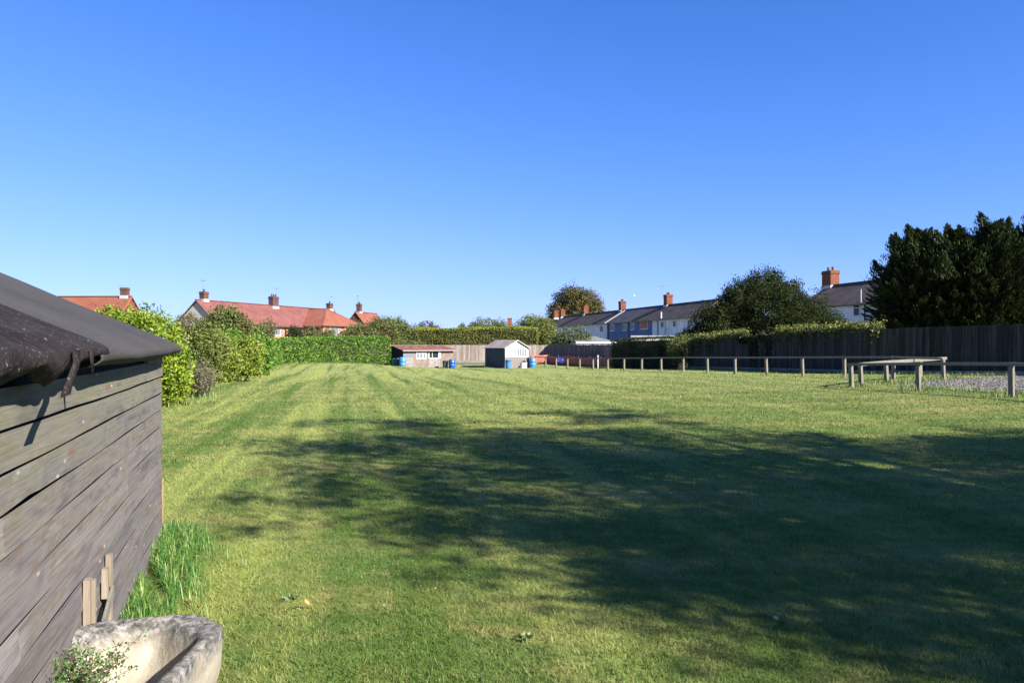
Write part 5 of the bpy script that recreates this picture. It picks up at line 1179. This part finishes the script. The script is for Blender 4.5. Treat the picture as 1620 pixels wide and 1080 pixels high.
tree('garden_tree', 'grey-green leaning tree in front of the far end of the grey terrace', (XD(904, 80), 80.5), [(0, 0, 2.35, 1.5, 1.4, 1.3), (-1.1, 0, 1.7, 1.0, 1.0, 1.2), (1.0, 0, 2.2, 1.1, 1.1, 1.0), (1.0, 0, 1.3, 1.0, 1, .8)], M['leaf_grey'], 11000, .15, .13, ncl=400, rough=.22, crad=.36)
tree('oak_tree', 'big round-headed brown-green tree above the far end of the grey terrace', (XD(911, 185), 185), [(0, 0, 10.2, 5.6, 5.5, 5.2), (-3.8, 0, 9.0, 3.0, 3, 3.4), (3.9, 0, 9.4, 2.9, 3, 3.4), (-1.5, 0, 12.2, 3.4, 3, 3.0), (2.0, 0, 12.4, 2.9, 3, 2.6), (-3.6, 0, 7, 2.6, 2.6, 2.6)], M['leaf_brown'], 26000, .42, .5, ncl=620, rough=.16, freq=.5, crad=.95, limbs=12)
tree('garden_tree', 'dark small tree below the big round tree left of the orange chimneys', (XD(868, 150), 150), [(0, 0, 5.2, 1.6, 1.6, 1.6), (-1.6, 0, 5.4, 1.2, 1.2, 1.2)], M['leaf_mix'], 3500, .25, .15, ncl=150, rough=.2, crad=.5)
# dark clipped hedge on the right and the shrub at its end
hedge('clipped_hedge', 'dark shaded clipped hedge behind the rail fence, left of the long dark fence', [(XD(978, 60), 60, ZP(538.5, 60)), (XD(1010, 58), 58, ZP(534.5, 58)), (XD(1055, 56), 56, ZP(533.5, 56)), (XD(1082, 54.5), 54.5, ZP(533.5, 54.5))], 1.6, M['leaf_dark'], .10, 330, bump=.08, aspect=.5)
tree('shrub', 'pale-topped rounded shrub between the dark hedge and the dark fence', (XD(1093, 52.5), 53), [(0, 0, 1.25, 1.05, .8, 1.15), (-.7, .3, 1.35, .8, .7, 1.0)], M['leaf_creeper'], 7500, .10, .06, 'bush', ncl=380, rough=.1, crad=.2)
# broad dark tree behind the right fence, smaller one at its left
tree('broad_tree', 'broad dark feathery tree behind the middle of the dark fence', (XD(1222, 55), 56), [(0, 0, 3.8, 3.3, 2.6, 2.5), (-3.1, 0, 3.2, 2.2, 1.8, 1.8), (3.1, 0, 3.1, 2.3, 1.8, 1.6), (.1, 0, 5.9, 1.2, 1.2, 1.3), (-1.8, 0, 5.0, 1.3, 1.3, 1.2), (1.6, 0, 5.1, .9, 1, 1.2), (4.6, 0, 2.7, 1.2, 1, .9), (-4.4, 0, 2.4, 1.2, 1, 1.0), (0, 0, 1.7, 4.2, 2.2, 1.4)],
     M['leaf_dark'], 160000, .15, .22, ncl=2100, rough=.34, crad=.42, aspect=.45, inner=.4, limbs=20, dirs=True, spread=.8)
tree('small_tree', 'small dark tree at the left foot of the broad dark tree, before the white wall', (XD(1104, 58), 59), [(0, 0, 1.9, 1.3, 1.2, 1.1), (.9, 0, 2.3, 1.0, 1, 1.0), (-1.0, 0, 1.4, .7, .8, .8)], M['leaf_dark'], 15000, .13, .08, ncl=380, rough=.28, crad=.32)
# creepers on the dark fence
def creeper(name, label, a, c, za, zc, n_, hang=.35, wid=.35, m=None):
    u = rng.random(n_); x = a[0] + (c[0] - a[0]) * u; y = a[1] + (c[1] - a[1]) * u; zt = za + (zc - za) * u
    x0 = Vector((a[0], a[1], gz(*a)))
    bmp = nz(np.stack([x, y, 0 * x], 1), 2.2, 8); d = rng.normal(size=n_) * wid * .5
    z = zt + .12 + .14 * bmp + rng.normal(size=n_) * .13 - np.abs(rng.normal(size=n_)) * hang * (bmp > 0)
    P = np.stack([x + d * .9, y + d * .5 - .08, z], 1) - np.array(x0); t = thing(name, label, 'climbing plant', x0)
    b = MB(); k = 14; pts = [(a[0] + (c[0] - a[0]) * i / k - x0.x, a[1] + (c[1] - a[1]) * i / k - x0.y + .03 * math.sin(i * 2), za + (zc - za) * i / k - x0.z + .06 + .03 * math.sin(i * 3)) for i in range(k + 1)]; b.tube(pts, .025, 6); b.tube([(pts[5][0], pts[5][1] + .05, 0), pts[5]], .025, 6); b.build('stem', M['bark'], t)
    np_mesh('foliage', leaves(P, .11, .7), 4, m or M['leaf_creeper'], t, rnd=np.clip(.5 + (rng.random(n_) - .5) * .9 + (z - zt - .1) * .7, 0, 1)); return t
creeper('creeper', 'green creeper heaped on the left end of the dark fence', (12.5, 52.3), (14.2, 46), 1.76, 2.02, 4200, .5)
creeper('creeper', 'long yellow-green creeper along the top of the dark fence below the pale house', (15.0, 42.8), (17.2, 35.4), 2.05, ZP(519, 35.5), 8500, .3, .4)
creeper('creeper', 'dark ivy hanging down the middle of the dark fence', (13.9, 46.6), (14.9, 43.2), 1.6, 1.85, 2200, .9, .15, M['leaf_dark'])
# conifers at the right edge
def conifer(px, D_, H, R_, label, n_=110000, seed=1):
    x = XD(px, D_); t = thing('conifer', label, 'tree', (x, D_, gz(x, D_)), 0, 'conifers behind the right end of the fence'); tb = MB()
    tb.tube([(0, 0, -.2), (.05, 0, H * .5), (0, .05, H * .93)], [.22, .14, .03], 8); r = np.random.default_rng(seed); P = []; Dr = []
    K = 620; per = int(n_ * .72) // K
    for k in range(K):
        u = r.random() ** .8; z = .5 + (H - .9) * u; a = r.uniform(0, 6.28)
        rad = R_ * min(1, (1 - u) ** .8 * 1.5 + .06) * r.uniform(.72, 1.12); d = np.array([math.cos(a), math.sin(a), .30 + .75 * u + r.uniform(-.1, .25)]); d /= np.linalg.norm(d[:2])
        L = max(.4, rad); pl = r.uniform(.5, 1.0) * (.5 + .35 * rad)       # plume length at the branch end
        if k % 3 == 0: tb.tube([(0, 0, z - .3 * L), tuple(d * L * [.5, .5, .2] + [0, 0, z - .2 * L]), tuple(d * L * [.9, .9, .45] + [0, 0, z - .2 * L])], [.035, .025, .008], 4, cap=False)
        s = r.uniform(0, 1, per); ax = d * [1, 1, .55]; ax = ax / np.linalg.norm(ax); tip = d * L * [1, 1, .25] + [0, 0, z]
        c = tip - np.outer(1 - s, ax) * pl + np.outer(s ** 2, [0, 0, .16]); q = c + r.normal(size=(per, 3)) * (.17 * (1.12 - s) * (.6 + .4 * pl))[:, None] * [1, 1, .55]
        P.append(q); Dr.append(np.tile(ax * 1.6 + [0, 0, .25], (per, 1)))
    nin = int(n_ * .28); u = r.random(nin); a = r.uniform(0, 6.28, nin); rr = R_ * .75 * np.minimum(1, (1 - u) * 1.4) * r.random(nin) ** .5
    P.append(np.stack([np.cos(a) * rr, np.sin(a) * rr, .4 + (H - 1.1) * u], 1)); Dr.append(np.stack([np.cos(a), np.sin(a), .3 + 0 * a], 1))
    for k in range(10):    # leaders
        a = r.uniform(0, 6.28); rr = r.uniform(0, R_ * .8); hh = H * r.uniform(.93, 1.04) - rr ** 1.5 * .62; s = r.uniform(0, 1, 700); o_ = rr + .45 * s
        P.append(np.stack([math.cos(a) * o_ + r.normal(size=700) * .42 * (1.06 - s), math.sin(a) * o_ + r.normal(size=700) * .42 * (1.06 - s), hh - 1.2 + 1.45 * s], 1)); Dr.append(np.tile([math.cos(a) * .6, math.sin(a) * .6, 1.5], (700, 1)))
    tb.build('trunk', M['bark'], t); P = np.concatenate(P); Dr = np.concatenate(Dr)
    np_mesh('crown', leaves(P, .26, .20, Dr, .38, level=1.0), 4, M['leaf_conifer'], t, rnd=rng.random(len(P))); return t
conifer(1452, 43, 8.1, 2.6, 'leftmost dark conifer, rising right of the pale house', seed=1)
conifer(1512, 42, 7.9, 2.7, 'second dark conifer from the left of the dark clump', seed=2)
conifer(1572, 41, 8.2, 2.8, 'tallest dark conifer with a spreading top', seed=3)
conifer(1640, 41, 8.3, 2.8, 'dark conifer cut off by the right picture edge', seed=4)
conifer(1480, 45, 5.6, 2.6, 'lower dark conifer filling the gap behind the first two', 80000, seed=5)
# bare crown behind the roof of the first house
tree('garden_tree', 'thin-topped tree behind the red house ridge above the shed roof', (XD(135, 118), 118), [(0, 0, 7.4, 2.6, 1.6, 1.5), (2.0, 0, 7.6, 1.3, 1, .9), (-2, 0, 7.4, 1.3, 1, .8)], M['leaf_mix'], 1500, .22, .15, ncl=90, rough=.35, crad=.4, limbs=14)
tree('garden_tree', 'reddish-leaved bush at the gable end of the red-tiled terrace', (XD(296, 80), 80), [(0, 0, 3.6, 1.3, 1.2, 1.3), (0, 0, 2.2, 1.3, 1, 1.2)], M['leaf_brown'], 4200, .17, .1, ncl=170, rough=.2, crad=.35)
# the tree out of frame to the right whose shade falls on the lawn
def shade_tree():
    V_ = 8.4; u = np.array([-sx, -sy]); v = np.array([.60, .80]); base = u * (-8.2) + v * 8.9
    bl = [(-2.4, -3.4, 5.4, 1.1, 1.1, 1.0), (-.9, -4.2, 4.9, 1.2, 1.2, 1.0), (.6, -4.6, 4.6, 1.5, 1.5, 1.0), (-3.6, -2.6, 5.4, .8, .8, .7), (-2.9, -2.8, 6.0, 1.1, 1.1, 1.0), (-1.5, -3.0, 5.4, 1.5, 1.5, 1.1), (-1.0, -2.8, 7.0, 1.7, 1.7, 1.2), (-4.3, -1.9, 6.4, 1.2, 1.2, .8), (-3.4, -1.4, 6.9, 1.6, 1.6, 1.0), (-4.4, -.8, 7.2, 1.5, 1.5, .8), (-2.9, 4.2, 8.4, 1.6, 1.6, .9), (.2, 6.0, 7.8, 1.8, 1.7, .9), (-4.6, 1.6, 7.6, 1.6, 1.6, .8), (0, 0, 6.9, 3.9, 3.9, 3.3), (-1.9, 1.6, 7.2, 2.6, 2.6, 2.2), (2.6, 1.0, 6.2, 2.7, 2.7, 2.2), (2.2, -2.1, 6.6, 2.6, 2.4, 2.2), (-2.0, -1.2, 6.2, 2.2, 2.2, 1.9), (.2, .3, 9.2, 2.2, 2.2, 1.6), (2.9, 2.9, 5.6, 1.8, 1.8, 1.4), (-2.7, -1.9, 6.0, 1.4, 1.4, 1.0), (0.8, 3.6, 6.4, 2.0, 2.0, 1.5), (.2, -2.9, 6.6, 1.6, 1.6, 1.3)]
    tree('ash_tree', 'tall leafy tree just out of frame that shades the right half of the lawn', (base[0], base[1]), bl, M['leaf_shade'], 105000, .12, .30, ncl=820, rough=.32, freq=1.5, crad=.50, inner=.22, limbs=40, aspect=.4, flat=.42)
shade_tree()
tree('ash_tree', 'second tall tree, added unseen beyond the right frame edge to deepen the lawn shade', (20.5, -6.5), [(0, 0, 8.5, 4.6, 4.6, 4.2), (-2.6, 2.2, 7.6, 2.8, 2.8, 2.6), (2.6, -2.2, 7.6, 2.8, 2.8, 2.6), (0, .5, 11.8, 2.6, 2.6, 1.8), (-1.5, -3, 6.6, 2.6, 2.6, 2.2)], M['leaf_shade'], 46000, .15, .34, ncl=330, rough=.28, freq=1.2, crad=.72, inner=.3, limbs=18, aspect=.45, flat=.6)  # unseen tree added to block sky light and darken the lawn shadow
tree('ash_tree', 'third lower tree, added out of view on the right to fill in the lawn shade', (19.5, 1.5), [(0, 0, 6.3, 3.8, 3.8, 3.2), (-2.0, -2.2, 5.6, 2.4, 2.4, 2.2), (2.0, 2.2, 5.8, 2.4, 2.4, 2.2), (0, .5, 8.4, 2.2, 2.2, 1.4)], M['leaf_shade'], 40000, .15, .34, ncl=330, rough=.28, freq=1.2, crad=.72, inner=.3, limbs=18, aspect=.45, flat=.6)  # likewise added out of view, for the extra shade it casts
# ---------------------------------------------------------------- the day moon
b = MB(); N1, N2 = 16, 24
b.lathe([(math.sin(math.pi * i / N1) + 1e-4, -math.cos(math.pi * i / N1)) for i in range(N1 + 1)], N2)
o = b.build('moon', M['moon'], smooth=True); D_ = 9000; o.location = (XD(1003, D_), D_, ZP(468, D_)); o.scale = (11, 11, 11); tag(o, kind='structure')
